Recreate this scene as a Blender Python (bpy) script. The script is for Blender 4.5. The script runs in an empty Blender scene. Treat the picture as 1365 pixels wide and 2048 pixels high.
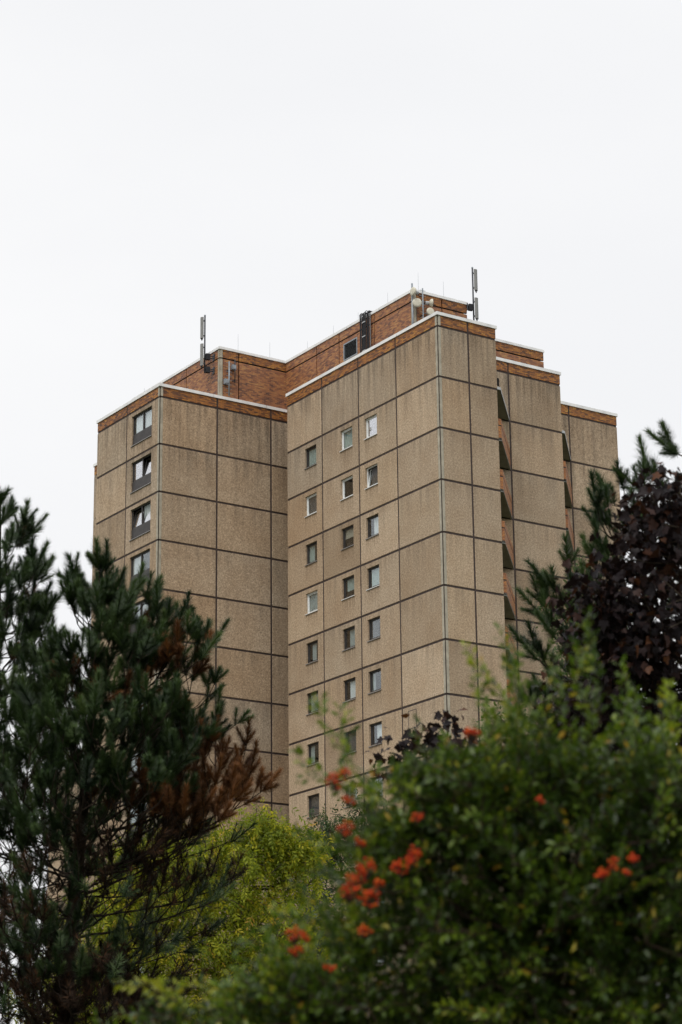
import bpy, math, random
import numpy as np
from mathutils import Matrix, Vector
R = math.radians
rng = np.random.default_rng(7)
random.seed(7)
SC = bpy.context.scene
COL = SC.collection

# ------------------------------------------------------------------ camera
F_PX, W_PX, H_PX = 4681.56, 1365.0, 2048.0          # focal length measured in photograph pixels
YAW, PITCH, ROLL = 0.981113, 0.301958, -0.0114846
CAM = np.array([-67.373, -91.477, 1.6])
Z0 = 47.056                                          # height of the topmost panel joint of the tower
FW = np.array([math.cos(YAW)*math.cos(PITCH), math.sin(YAW)*math.cos(PITCH), math.sin(PITCH)])
_r = np.array([math.sin(YAW), -math.cos(YAW), 0.0]); _u = np.cross(_r, FW)
RT = _r*math.cos(ROLL) + _u*math.sin(ROLL)
UP = -_r*math.sin(ROLL) + _u*math.cos(ROLL)
cd = bpy.data.cameras.new('camera'); co = bpy.data.objects.new('camera', cd); COL.objects.link(co)
M = Matrix.Identity(4)
for i in range(3):
    M[i][0] = RT[i]; M[i][1] = UP[i]; M[i][2] = -FW[i]; M[i][3] = CAM[i]
co.matrix_world = M
cd.sensor_fit = 'VERTICAL'; cd.sensor_height = 36.0; cd.sensor_width = 24.0
cd.lens = 36.0*F_PX/H_PX
cd.clip_start = 0.2; cd.clip_end = 6000
cd.dof.use_dof = True; cd.dof.focus_distance = 112.0; cd.dof.aperture_fstop = 5.4
SC.camera = co
# ------------------------------------------------------------------ sky, sun, exposure
SUN_EL, SUN_AZ = R(52), R(215)
world = bpy.data.worlds.new('World'); SC.world = world; world.use_nodes = True
wn = world.node_tree; wn.nodes.clear()
def wnode(t, **k):
    n = wn.nodes.new(t)
    for a, b in k.items(): setattr(n, a, b)
    return n
sky = wnode('ShaderNodeTexSky', sky_type='NISHITA', sun_disc=False, sun_elevation=SUN_EL, sun_rotation=R(90)-SUN_AZ, dust_density=4.0)
tc = wnode('ShaderNodeTexCoord'); mp = wnode('ShaderNodeMapping'); mp.inputs['Scale'].default_value = (1.0, 1.0, 2.6)
nz = wnode('ShaderNodeTexNoise'); nz.inputs['Scale'].default_value = 2.2; nz.inputs['Detail'].default_value = 5; nz.inputs['Roughness'].default_value = .5
cr = wnode('ShaderNodeValToRGB')
cr.color_ramp.elements[0].position = .3; cr.color_ramp.elements[0].color = (9.4, 9.45, 9.6, 1)
cr.color_ramp.elements[1].position = .62; cr.color_ramp.elements[1].color = (10.1, 10.1, 10.15, 1)
mx = wnode('ShaderNodeMixRGB'); mx.inputs['Fac'].default_value = .95
bg = wnode('ShaderNodeBackground'); bg.inputs['Strength'].default_value = .1
wo = wnode('ShaderNodeOutputWorld')
wn.links.new(tc.outputs['Generated'], mp.inputs['Vector']); wn.links.new(mp.outputs[0], nz.inputs['Vector'])
wn.links.new(nz.outputs['Fac'], cr.inputs['Fac'])
wn.links.new(sky.outputs[0], mx.inputs['Color1']); wn.links.new(cr.outputs[0], mx.inputs['Color2'])
wn.links.new(mx.outputs[0], bg.inputs['Color']); wn.links.new(bg.outputs[0], wo.inputs['Surface'])
sl = bpy.data.lights.new('sun', 'SUN'); sl.energy = 1.45; sl.angle = R(25); sl.color = (1, .97, .92)
so = bpy.data.objects.new('sun', sl); COL.objects.link(so); so.location = (-60, -60, 90)
sd = Vector((math.cos(SUN_AZ)*math.cos(SUN_EL), math.sin(SUN_AZ)*math.cos(SUN_EL), math.sin(SUN_EL)))
so.rotation_euler = sd.to_track_quat('Z', 'Y').to_euler()
SC.view_settings.view_transform = 'Standard'; SC.view_settings.look = 'None'
SC.view_settings.exposure = 0.0; SC.view_settings.gamma = 1.0; SC.view_settings.use_curve_mapping = False
SC.cycles.max_bounces = 8; SC.cycles.diffuse_bounces = 3; SC.cycles.transparent_max_bounces = 8

def P(u, v, d):
    """world point seen at photograph pixel (u, v), d metres in front of the camera"""
    return CAM + d*(FW + RT*(u-W_PX/2)/F_PX - UP*(v-H_PX/2)/F_PX)

# ------------------------------------------------------------------ materials
class Nt:
    def __init__(s, name):
        s.m = bpy.data.materials.new(name); s.m.use_nodes = True; s.t = s.m.node_tree; s.t.nodes.clear()
        s.out = s.n('ShaderNodeOutputMaterial')
    def n(s, t, ins=None, **k):
        x = s.t.nodes.new(t)
        for a, b in k.items(): setattr(x, a, b)
        for a, b in (ins or {}).items():
            if hasattr(b, 'is_linked') or isinstance(b, bpy.types.NodeSocket): s.t.links.new(b, x.inputs[a])
            else: x.inputs[a].default_value = b
        return x
    def ramp(s, fac, stops):
        x = s.n('ShaderNodeValToRGB', {'Fac': fac}); e = x.color_ramp.elements
        while len(e) < len(stops): e.new(.5)
        for q, (p, c) in zip(e, stops): q.position = p; q.color = (*c, 1) if len(c) == 3 else c
        return x.outputs['Color']
    def math(s, op, a, b=0.0, clamp=False):
        x = s.n('ShaderNodeMath', {0: a, 1: b}, operation=op); x.use_clamp = clamp
        return x.outputs[0]
    def mix(s, fac, a, b, mode='MIX'):
        return s.n('ShaderNodeMixRGB', {'Fac': fac, 'Color1': a, 'Color2': b}, blend_type=mode).outputs[0]
    def noise(s, vec, scale, detail=3, rough=.5):
        return s.n('ShaderNodeTexNoise', {'Vector': vec, 'Scale': scale, 'Detail': detail, 'Roughness': rough}).outputs['Fac']
    def scaled(s, vec, sc):
        return s.n('ShaderNodeMapping', {'Vector': vec, 'Scale': sc}).outputs[0]
    def surf(s, sh): s.t.links.new(sh, s.out.inputs['Surface']); return s.m
    def princ(s, col, rough=.7, metal=0., spec=.5, bump=None, bs=.3, bd=.01):
        ins = {'Base Color': col if not isinstance(col, tuple) else (*col, 1), 'Roughness': rough, 'Metallic': metal, 'Specular IOR Level': spec}
        if bump is not None:
            ins['Normal'] = s.n('ShaderNodeBump', {'Height': bump, 'Strength': bs, 'Distance': bd}).outputs[0]
        return s.n('ShaderNodeBsdfPrincipled', ins).outputs[0]

def concrete(name, window=None):
    k = Nt(name)
    pos = k.n('ShaderNodeNewGeometry').outputs['Position']
    inf = k.n('ShaderNodeObjectInfo'); tco = k.n('ShaderNodeTexCoord').outputs['Object']
    loc = k.n('ShaderNodeSeparateXYZ', {0: tco}); x, z = loc.outputs[0], loc.outputs[2]
    g = k.noise(pos, 10.5, 5, .8)                        # exposed pebbles
    g2 = k.noise(pos, 24.0, 3, .7)
    big = k.noise(pos, .55, 4, .6)
    streak = k.noise(k.scaled(pos, (3.2, 3.2, .22)), 1.0, 5, .62)
    grain = k.math('ADD', k.math('MULTIPLY', g, .65), k.math('MULTIPLY', g2, .35))
    base = k.ramp(grain, [(.36, (.205, .161, .117)), (.45, (.395, .312, .226)), (.54, (.545, .434, .318)), (.64, (.78, .64, .50))])
    tint = k.ramp(inf.outputs['Random'], [(0, (.78, .73, .67)), (.22, (1.0, .98, .96)), (.45, (.95, .86, .76)), (.7, (.86, .87, .88)), (.85, (1.02, .97, .90)), (1, (1.12, 1.09, 1.06))])
    c = k.mix(1.0, base, tint, 'MULTIPLY')
    c = k.mix(k.ramp(big, [(.38, (0, 0, 0)), (.68, (.55,)*3)]), c, k.mix(1.0, c, (.80, .73, .66, 1), 'MULTIPLY'))
    # grey run-off weathering, strongest below the roof edge and under every joint
    zz = k.n('ShaderNodeSeparateXYZ', {0: pos}).outputs[2]
    hi = k.math('MULTIPLY', k.math('SUBTRACT', zz, Z0-5.6), 1/5.6, True)
    top = k.math('MULTIPLY', k.math('SUBTRACT', z, 1.2), 1/1.5, True)
    amt = k.math('ADD', k.math('MULTIPLY', hi, .7), k.math('ADD', k.math('MULTIPLY', top, .55), .12))
    sm = k.math('MULTIPLY', k.ramp(streak, [(.40, (0, 0, 0)), (.66, (1, 1, 1))]), amt, True)
    c = k.mix(sm, c, k.mix(1.0, c, (.55, .56, .58, 1), 'MULTIPLY'))
    if window:
        x0, x1, zb = window
        inx = k.math('MULTIPLY', k.math('GREATER_THAN', x, x0-.03), k.math('LESS_THAN', x, x1+.03))
        below = k.math('MULTIPLY', k.math('LESS_THAN', z, zb), k.math('MULTIPLY', k.math('SUBTRACT', z, zb-1.0), 1.0, True))
        fine = k.noise(k.scaled(pos, (9, 9, .35)), 1.0, 3, .6)
        drip = k.math('MULTIPLY', k.math('MULTIPLY', inx, below), k.ramp(fine, [(.42, (0, 0, 0)), (.62, (.95,)*3)]))
        c = k.mix(drip, c, k.mix(1.0, c, (.58, .55, .52, 1), 'MULTIPLY'))
    return k.surf(k.princ(c, .92, spec=.2, bump=grain, bs=.55, bd=.012))

def brick(name, stops, mortar, rowh=.072, bw=.25):
    k = Nt(name)
    tco = k.n('ShaderNodeTexCoord').outputs['Object']; inf = k.n('ShaderNodeObjectInfo')
    s = k.n('ShaderNodeSeparateXYZ', {0: tco})
    off = k.math('MULTIPLY', inf.outputs['Random'], 37.0)
    v = k.n('ShaderNodeCombineXYZ', {0: k.math('ADD', s.outputs[0], off), 1: s.outputs[2], 2: 0.0}).outputs[0]
    b = k.n('ShaderNodeTexBrick', {'Vector': v, 'Color1': (0, 0, 0, 1), 'Color2': (1, 1, 1, 1), 'Mortar': (.5, .5, .5, 1), 'Scale': 1.0, 'Mortar Size': .007, 'Mortar Smooth': .2, 'Bias': 0.0, 'Brick Width': bw, 'Row Height': rowh})
    pos = k.n('ShaderNodeNewGeometry').outputs['Position']
    cl = k.noise(pos, 1.3, 4, .6)
    f = k.math('ADD', k.math('MULTIPLY', b.outputs['Color'], .62), k.math('MULTIPLY', k.math('SUBTRACT', cl, .3), .85), True)
    c = k.ramp(f, stops)
    streak = k.noise(k.scaled(pos, (4, 4, .5)), 1.0, 4, .6)
    c = k.mix(k.ramp(streak, [(.5, (0, 0, 0)), (.75, (.6,)*3)]), c, k.mix(1.0, c, (.5, .48, .5, 1), 'MULTIPLY'))
    c = k.mix(b.outputs['Fac'], c, (*mortar, 1))
    h = k.math('SUBTRACT', 1.0, b.outputs['Fac'])
    return k.surf(k.princ(c, .6, spec=.35, bump=h, bs=.5, bd=.006))

def plain(name, col, rough=.6, metal=0., var=.25, scale=6., spec=.5):
    k = Nt(name); pos = k.n('ShaderNodeNewGeometry').outputs['Position']
    n = k.noise(pos, scale, 4, .6)
    lo = tuple(c*(1-var) for c in col); hi = tuple(min(1, c*(1+var)) for c in col)
    return k.surf(k.princ(k.ramp(n, [(.3, lo), (.7, hi)]), rough, metal, spec))

def leafmat(name, stops, rough=.45, trans=.3, spec=.4, tboost=1.5):
    k = Nt(name)
    at = k.n('ShaderNodeAttribute', attribute_name='tint').outputs['Fac']
    c = k.ramp(at, stops)
    p = k.princ(c, rough, spec=spec)
    if trans <= 0: return k.surf(p)
    t = k.n('ShaderNodeBsdfTranslucent', {'Color': k.mix(1.0, c, (tboost, tboost, tboost*.6, 1), 'MULTIPLY')}).outputs[0]
    return k.surf(k.n('ShaderNodeMixShader', {0: trans, 1: p, 2: t}).outputs[0])

def glass(name, tint=(.9, .93, .95), ior=.085):
    k = Nt(name)
    fc_ = k.n('ShaderNodeLayerWeight', {'Blend': .5}).outputs['Facing']
    fr = k.math('ADD', ior, k.math('MULTIPLY', k.math('POWER', fc_, 4.0), 1-ior))
    tr = k.n('ShaderNodeBsdfTransparent', {'Color': (.94, .965, .965, 1)}).outputs[0]
    gl = k.n('ShaderNodeBsdfGlossy', {'Color': (*tint, 1), 'Roughness': .015}).outputs[0]
    return k.surf(k.n('ShaderNodeMixShader', {0: fr, 1: tr, 2: gl}).outputs[0])

MT = {}
MT['concrete'] = concrete('washed_concrete')
MT['strip'] = plain('smooth_concrete', (.42, .38, .30), .9, var=.22, scale=3)
MT['joint'] = plain('joint_sealant', (.064, .047, .042), .75, var=.35, scale=4, spec=.2)
MT['core'] = plain('dark_interior', (.025, .023, .022), .9, var=.2, spec=.1)  # near-black colour stands in for the shade inside rooms and vents
MT['brick'] = brick('clinker_brick', [(.0, (.05, .024, .018)), (.22, (.14, .056, .024)), (.45, (.31, .115, .03)), (.68, (.44, .172, .034)), (.86, (.53, .245, .045)), (1, (.62, .36, .07))], (.085, .06, .045))
MT['brick_red'] = brick('red_clinker_brick', [(.0, (.06, .03, .025)), (.2, (.18, .068, .036)), (.45, (.33, .125, .050)), (.7, (.45, .19, .065)), (.9, (.52, .27, .095)), (1, (.50, .32, .16))], (.20, .15, .12))
MT['brick_par'] = brick('balcony_brick', [(.0, (.18, .068, .03)), (.3, (.34, .13, .048)), (.6, (.45, .18, .055)), (1, (.58, .26, .07))], (.12, .08, .06))
MT['coping'] = plain('white_coping', (.85, .845, .835), .45, var=.14, scale=1.5)
MT['white_frame'] = plain('white_frame', (.78, .79, .78), .35, var=.05)
MT['dark_frame'] = plain('dark_frame', (.045, .04, .038), .5, var=.2)
MT['spandrel'] = plain('dark_spandrel', (.04, .034, .032), .55, var=.3, scale=3)
MT['sill_white'] = plain('white_sill', (.75, .76, .76), .3, var=.06)
MT['sill_grey'] = plain('grey_sill', (.26, .25, .245), .4, var=.15)
MT['glass'] = glass('window_glass')
MT['mirror_glass'] = glass('reflective_window_glass', (.97, .97, 1.0), .45)
MT['c_grey'] = plain('grey_curtain', (.36, .40, .39), .9, var=.15, scale=2)
MT['c_white'] = plain('white_curtain', (.72, .73, .73), .9, var=.1, scale=2)
MT['c_green'] = plain('pale_green_curtain', (.37, .44, .41), .8, var=.2, scale=5)
MT['c_dark'] = plain('dark_curtain', (.09, .085, .085), .9, var=.2, scale=2)
MT['c_beige'] = plain('beige_blind', (.44, .39, .31), .8, var=.08)
MT['slab'] = plain('balcony_slab_concrete', (.27, .27, .24), .9, var=.2, scale=2)
MT['metal'] = plain('galvanised_steel', (.30, .33, .36), .5, .35, var=.2)
MT['dmetal'] = plain('dark_steel', (.05, .055, .065), .5, .3, var=.2)
MT['antenna'] = plain('antenna_grey', (.235, .235, .225), .6, var=.15)
MT['dish'] = plain('dish_cream', (.66, .62, .50), .45, var=.08)
MT['dishback'] = plain('dish_back_grey', (.45, .46, .47), .5, var=.1)
MT['cable'] = plain('black_cable', (.010, .010, .014), .7, var=.2)
MT['roof'] = plain('roof_felt', (.09, .09, .09), .9, var=.2)
MT['bark_pine'] = plain('pine_bark', (.038, .028, .022), .9, var=.45, scale=9, spec=.1)
MT['bark'] = plain('grey_brown_bark', (.06, .047, .034), .9, var=.4, scale=12, spec=.15)
MT['bark_red'] = plain('reddish_twig_bark', (.055, .035, .026), .85, var=.4, scale=30, spec=.2)
MT['berry'] = leafmat('orange_red_berry', [(0, (.30, .012, .002)), (.5, (.48, .034, .003)), (1, (.60, .10, .008))], .5, 0, .2)

# ------------------------------------------------------------------ mesh helpers
class MB:
    def __init__(s): s.v = []; s.f = []
    def add(s, vs, fs):
        o = len(s.v); s.v += [tuple(map(float, q)) for q in vs]; s.f += [tuple(i+o for i in q) for q in fs]; return s
    def box(s, x0, x1, y0, y1, z0, z1):
        return s.add([(x0,y0,z0),(x1,y0,z0),(x1,y1,z0),(x0,y1,z0),(x0,y0,z1),(x1,y0,z1),(x1,y1,z1),(x0,y1,z1)],
                     [(0,3,2,1),(4,5,6,7),(0,1,5,4),(1,2,6,5),(2,3,7,6),(3,0,4,7)])
    def prism(s, poly, z0, z1):
        n = len(poly)
        return s.add([(x,y,z0) for x,y in poly]+[(x,y,z1) for x,y in poly],
                     [tuple(range(n-1,-1,-1)), tuple(range(n,2*n))]+[(i,(i+1)%n,n+(i+1)%n,n+i) for i in range(n)])
    def tube(s, pts, r, n=8, cap=True):
        pts = [Vector(p) for p in pts]; rr = r if isinstance(r, (list, tuple)) else [r]*len(pts)
        vs = []; fs = []
        for i, p in enumerate(pts):
            d = (pts[min(i+1, len(pts)-1)]-pts[max(i-1, 0)]).normalized()
            a = d.orthogonal().normalized(); b = d.cross(a)
            for k in range(n):
                t = 2*math.pi*k/n; vs.append(p+(a*math.cos(t)+b*math.sin(t))*rr[i])
        for i in range(len(pts)-1):
            for k in range(n): fs.append((i*n+k, i*n+(k+1)%n, (i+1)*n+(k+1)%n, (i+1)*n+k))
        if cap: fs += [tuple(range(n-1,-1,-1)), tuple((len(pts)-1)*n+k for k in range(n))]
        return s.add(vs, fs)
    def lathe(s, prof, c, axis, n=20):
        ax = Vector(axis).normalized(); a = ax.orthogonal().normalized(); b = ax.cross(a); c = Vector(c); vs = []; fs = []
        for r, h in prof:
            for k in range(n):
                t = 2*math.pi*k/n; vs.append(c+ax*h+(a*math.cos(t)+b*math.sin(t))*r)
        m = len(prof)
        for i in range(m-1):
            for k in range(n): fs.append((i*n+k, i*n+(k+1)%n, (i+1)*n+(k+1)%n, (i+1)*n+k))
        return s.add(vs, fs)
    def mesh(s, name, mat, smooth=False):
        me = bpy.data.meshes.new(name); me.from_pydata(s.v, [], s.f); me.materials.append(mat)
        if smooth:
            for p in me.polygons: p.use_smooth = True
        me.update(); return me
def put(name, me, parent=None, loc=(0,0,0), rz=0., rx=0.):
    o = bpy.data.objects.new(name, me); COL.objects.link(o)
    o.location = loc; o.rotation_euler = (rx, 0, rz)
    if parent is not None: o.parent = parent
    return o
def tag(o, label=None, cat=None, group=None, kind=None):
    for a, b in (('label', label), ('category', cat), ('group', group), ('kind', kind)):
        if b: o[a] = b
    return o
def thing(name, label, cat, loc=(0,0,0), group=None, rz=0.):
    return tag(put(name, None, None, loc, rz), label, cat, group)

# ------------------------------------------------------------------ ground
k = Nt('grass_ground'); pos = k.n('ShaderNodeNewGeometry').outputs['Position']
gm = k.surf(k.princ(k.ramp(k.noise(pos, .8, 6, .7), [(.3, (.025, .035, .012)), (.55, (.05, .062, .02)), (.75, (.085, .075, .04))]), .95, spec=.1, bump=k.noise(pos, 14, 3), bs=.6, bd=.05))
g = MB(); NG = 40
xs = np.linspace(-2500, 2500, NG)
g.add([(x, y, 0) for y in xs for x in xs], [(j*NG+i, j*NG+i+1, (j+1)*NG+i+1, (j+1)*NG+i) for j in range(NG-1) for i in range(NG-1)])
tag(put('ground', g.mesh('ground', gm)), kind='structure')

# ------------------------------------------------------------------ the tower
ST = 2.8; NR = 12; GAP = .056; TH = .22
tower = thing('apartment_tower', 'tall stepped apartment tower of brown pebble concrete panels with orange brick parapet', 'building', (5, 14, 0))
def T(name, me, loc=(0,0,0), rz=0., parent=None, rx=0.):
    """child of the tower (or of one of its parts), given in world coordinates"""
    if parent is None: return put(name, me, tower, (loc[0]-5, loc[1]-14, loc[2]), rz, rx)
    return put(name, me, parent, loc, rz, rx)
FAC = {  # name: (origin, rotation about z)
    'C': ((0, 14.62), R(-90)), 'D': ((0, 0), 0), 'E': ((3.81, 3.62), 0), 'F': ((11.07, 7.28), 0),
    'B': ((-7, 16.93), 0), 'A': ((-7, 24.37), R(-90)), 'G': ((-3.38, 31.65), R(-90))}
def fw(fc, s, y, z):
    (ox, oy), a = FAC[fc]
    return (ox+s*math.cos(a)-y*math.sin(a), oy+s*math.sin(a)+y*math.cos(a), z)
_pc = {}
def panel_mesh(w, h, hole=None, mat=None, name='wall_panel', th=TH, c=.014):
    key = (round(w, 3), round(h, 3), hole, mat.name)
    if key in _pc: return _pc[key]
    m = MB()
    def ring(x0, x1, z0, z1, y): return [(x0,y,z0),(x1,y,z0),(x1,y,z1),(x0,y,z1)]
    R0 = ring(0, w, 0, h, c); R1 = ring(c, w-c, c, h-c, 0); RB = ring(0, w, 0, h, th)
    q = [(i, (i+1) % 4) for i in range(4)]
    m.add(RB+R0, [(a, b, 4+b, 4+a) for a, b in q]); m.add(R0+R1, [(a, b, 4+b, 4+a) for a, b in q])
    if hole:
        x0, x1, z0, z1 = hole
        H0 = ring(x0, x1, z0, z1, 0); HB = ring(x0, x1, z0, z1, th)
        m.add(R1+H0, [(a, b, 4+b, 4+a) for a, b in q]); m.add(H0+HB, [(a, b, 4+b, 4+a) for a, b in q])
        m.add(RB+HB, [(b, a, 4+a, 4+b) for a, b in q])
    else:
        m.add(R1, [(0, 1, 2, 3)]); m.add(RB, [(3, 2, 1, 0)])
    _pc[key] = m.mesh(name, mat); return _pc[key]

def box_part(name, mat, x0, x1, y0, y1, z0, z1, loc, rz, parent=None):
    return T(name, MB().box(x0, x1, y0, y1, z0, z1).mesh(name, mat), loc, rz, parent)

# window building --------------------------------------------------
def wavy(w, h, amp, n, seed):
    r = random.Random(seed); vs = []; fs = []; ph = r.random()*6; m = n*6
    for i in range(m+1):
        x = w*i/m; y = amp*math.sin(i/m*n*2*math.pi+ph)+amp*.5*math.sin(i/m*n*4.3+ph*2)
        vs += [(x, y, 0), (x, y*.8, h)]
    for i in range(m): fs.append((2*i, 2*i+2, 2*i+3, 2*i+1))
    return vs, fs
def frame_mb(m, x0, x1, z0, z1, y0, y1, t):
    m.box(x0, x0+t, y0, y1, z0, z1); m.box(x1-t, x1, y0, y1, z0, z1)
    m.box(x0+t, x1-t, y0+.002, y1-.002, z0, z0+t); m.box(x0+t, x1-t, y0+.002, y1-.002, z1-t, z1)
    return m
WN = [0]
def window(fc, s0, s1, z0, z1, frame='dark', cur='c_grey', cz=(0, 1), cx=(0, 1), sill='sill_grey', tilt=0, double=False, gl='glass', tilts=(0, 0), curs=None):
    WN[0] += 1
    w, h = s1-s0, z1-z0; fm = MT[frame+'_frame']; rz = FAC[fc][1]; loc = fw(fc, s0, 0, z0)
    m = MB(); yb = .10
    gz0 = .60 if double else 0.0
    frame_mb(m, 0, w, gz0, h, yb, yb+.07, .05)
    if double: m.box(w/2-.035, w/2+.035, yb+.003, yb+.067, gz0+.05, h-.05)
    wo_ = T('window', m.mesh('window', fm), loc, rz)
    bays = [(.05, w/2-.035), (w/2+.035, w-.05)] if double else [(.05, w-.05)]
    for i, (a, b) in enumerate(bays):
        tl = tilts[i] if double else tilt
        sh = h-gz0-.10; sm = frame_mb(MB(), 0, b-a, 0, sh, .008, .058, .05)
        sa = put('sash', sm.mesh('sash', fm), wo_, (a, yb+.03, gz0+.05), 0, -tl)
        pn = MB().box(.045, b-a-.045, .028, .036, .045, sh-.045)
        put('pane', pn.mesh('pane', MT[gl if not (double and tl == 0 and gl == 'mirror_glass') else 'mirror_glass']), wo_, (a, yb+.03, gz0+.05), 0, -tl)
        cc = curs[i] if curs else cur
        if cc:
            cw = (b-a)*(cx[1]-cx[0]); ch = sh*(cz[1]-cz[0])
            vs, fs = wavy(cw, ch, .004 if cc == 'c_beige' else .022, 5, WN[0]*3+i)
            put('curtain', MB().add(vs, fs).mesh('curtain', MT[cc], True), wo_, (a+(b-a)*cx[0], yb+.13, gz0+.05+sh*cz[0]))
    sm = MB().add([(-.03, -.06, -.035), (w+.03, -.06, -.035), (w+.03, yb, .012), (-.03, yb, .012), (-.03, -.06, -.07), (w+.03, -.06, -.07), (w+.03, .0, -.062), (-.03, .0, -.062)],
                  [(0, 1, 2, 3), (4, 5, 1, 0), (5, 4, 7, 6), (0, 3, 7, 4), (1, 5, 6, 2), (3, 2, 6, 7)])
    put('sill', sm.mesh('sill', MT[sill]), wo_)
    if double:
        sp = MB(); n = 10
        for j in range(n):
            sp.box(w*j/n+.004, w*(j+1)/n-.004, yb-.02, yb+.045, .014, gz0-.012)
        put('spandrel', sp.mesh('spandrel', MT['spandrel']), wo_)
    return wo_

ROWS = range(NR)
def facade(fc, bounds, corner=None, win=None, rows=ROWS, first=0):
    """bounds: joint positions along the facade; corner: 'L'/'R' ends with pale strips; win: {column: (s0, s1, zoff_top, zoff_bottom)}"""
    rz = FAC[fc][1]; n = len(bounds)-1
    CW, CG = .15, .055
    for c in range(n):
        a = bounds[c]+(GAP if c else .0); b = bounds[c+1]-(GAP if c < n-1 else .0)
        if c == 0 and corner == 'L': a = bounds[c]+CW+CG+.004
        if c == n-1 and corner == 'R': b = bounds[c+1]-CW-CG-.004
        for r in rows:
            zt = Z0-ST*r-GAP; zb = Z0-ST*(r+1)+GAP
            hole = None; mat = MT['concrete']
            if win and c in win and r >= win[c][4]:
                s0, s1, t0, t1 = win[c][:4]
                hole = (round(s0-a, 3), round(s1-a, 3), round(Z0-ST*r+t1-zb, 3), round(Z0-ST*r+t0-zb, 3))
                key = 'wc_%s%d' % (fc, c)
                if key not in MT: MT[key] = concrete('washed_concrete_window_bay', (hole[0], hole[1], hole[2]))
                mat = MT[key]
            T('wall_panel', panel_mesh(b-a, zt-zb, hole, mat), fw(fc, a, 0, zb), rz)
    for side in ('L', 'R'):
        if corner == side:
            e = bounds[0] if side == 'L' else bounds[-1]
            x0, x1 = (e+CG, e+CG+CW) if side == 'L' else (e-CG-CW, e-CG)
            me = MB().box(0, x1-x0, -.002, TH, 0, ST-2*GAP).mesh('corner_strip', MT['strip'])
            for r in rows: T('corner_strip', me, fw(fc, x0, 0, Z0-ST*(r+1)+GAP), rz)
            me2 = MB().box(0, x1-x0, -.002, TH, 0, .53).mesh('corner_strip', MT['strip'])
            T('corner_strip', me2, fw(fc, x0, 0, Z0+GAP), rz)
    L = bounds[-1]-bounds[0]
    j = MB()
    for r in range(NR+1):
        j.box(bounds[0]+.03, bounds[-1]-.03, .026, .19, -ST*r-.075, -ST*r+.075)
    zlo = -ST*NR
    for c in range(1, n): j.box(bounds[c]-.075, bounds[c]+.075, .020, .18, zlo, .62)
    if corner == 'L': j.box(bounds[0]+.024, bounds[0]+CG+.02, .022, .185, zlo, .62)
    if corner == 'R': j.box(bounds[-1]-CG-.02, bounds[-1]-.022, .024, .185, zlo, .62)
    T('joint_sealant', j.mesh('joint_sealant', MT['joint']), fw(fc, 0, 0, Z0), rz)
    # brick parapet band
    for c in range(n):
        a = bounds[c]+(GAP if c else .0); b = bounds[c+1]-(GAP if c < n-1 else .0)
        if c == 0 and corner == 'L': a = bounds[c]+CW+CG+.004
        if c == n-1 and corner == 'R': b = bounds[c+1]-CW-CG-.004
        T('brick_band', panel_mesh(b-a, .55, None, MT['brick'], 'brick_band', c=.008), fw(fc, a, 0, Z0+GAP), rz)
    # plain wall below the built rows, behind the trees
    box_part('lower_wall', MT['concrete'], bounds[0], bounds[-1], .0, .3, 0, Z0-ST*NR-.08, fw(fc, 0, 0, 0), rz)

CB = [0, 14.62-11.034, 14.62-7.411, 14.62-3.844, 14.62]
CWIN = {0: (14.62-12.77, 14.62-11.62, -.31, -1.44, 1), 1: (14.62-9.19, 14.62-8.03, -.31, -1.44, 1), 2: (14.62-6.82, 14.62-5.67, -.31, -1.44, 1)}
facade('C', CB, 'R', CWIN)
facade('D', [0, 1.985, 3.806], 'L')
facade('E', [0, 7.424-3.81, 11.067-3.81])
facade('F', [0, 14.643-11.07, 18.246-11.07])
facade('B', [0, 7-3.242, 7.364, 10.6], 'L')
AWIN = {1: (24.37-20.17, 24.37-17.83, -.26, -2.02, 0)}
facade('A', [0, 24.37-20.781, 24.37-16.93], 'R', AWIN)
facade('G', [0, 3.65, 7.2])

# windows of the long front: (frame, curtain, blind span, sill, tilt, glass)
d_, w_ = 'dark', 'white'
WC = {0: [(w_ if r in (2, 4) else d_) for r in range(NR)], 1: [(w_ if r in (1, 2) else d_) for r in range(NR)], 2: [(w_ if r in (1, 2) else d_) for r in range(NR)]}
SPEC = {
 (0,1): ('c_green',(0,1),(0,1)), (0,2): ('c_dark',(0,1),(.1,1)), (0,3): ('c_green',(0,1),(0,.5)), (0,4): ('c_grey',(0,1),(0,1)), (0,5): ('c_grey',(0,1),(.25,.6)), (0,6): ('c_grey',(0,1),(0,1)), (0,7): ('c_grey',(0,1),(0,.35)), (0,8): ('c_dark',(0,1),(0,1)),
 (1,1): ('c_green',(0,1),(0,1)), (1,2): (None,(0,1),(0,1)), (1,3): ('c_beige',(.5,1),(0,1)), (1,4): ('c_green',(.35,1),(.1,1)), (1,5): ('c_grey',(0,1),(.3,1)), (1,6): ('c_white',(0,1),(.25,.9)), (1,7): ('c_dark',(0,1),(0,1)), (1,8): ('c_grey',(0,1),(0,1)),
 (2,1): (None,(0,1),(0,1)), (2,2): ('c_dark',(0,1),(.2,1)), (2,3): ('c_white',(0,1),(.35,1)), (2,4): ('c_green',(0,1),(.1,1)), (2,5): ('c_dark',(0,1),(0,.6)), (2,6): ('c_grey',(0,1),(0,.3)), (2,7): ('c_white',(0,1),(.3,1)), (2,8): ('c_dark',(0,1),(0,1))}
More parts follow.
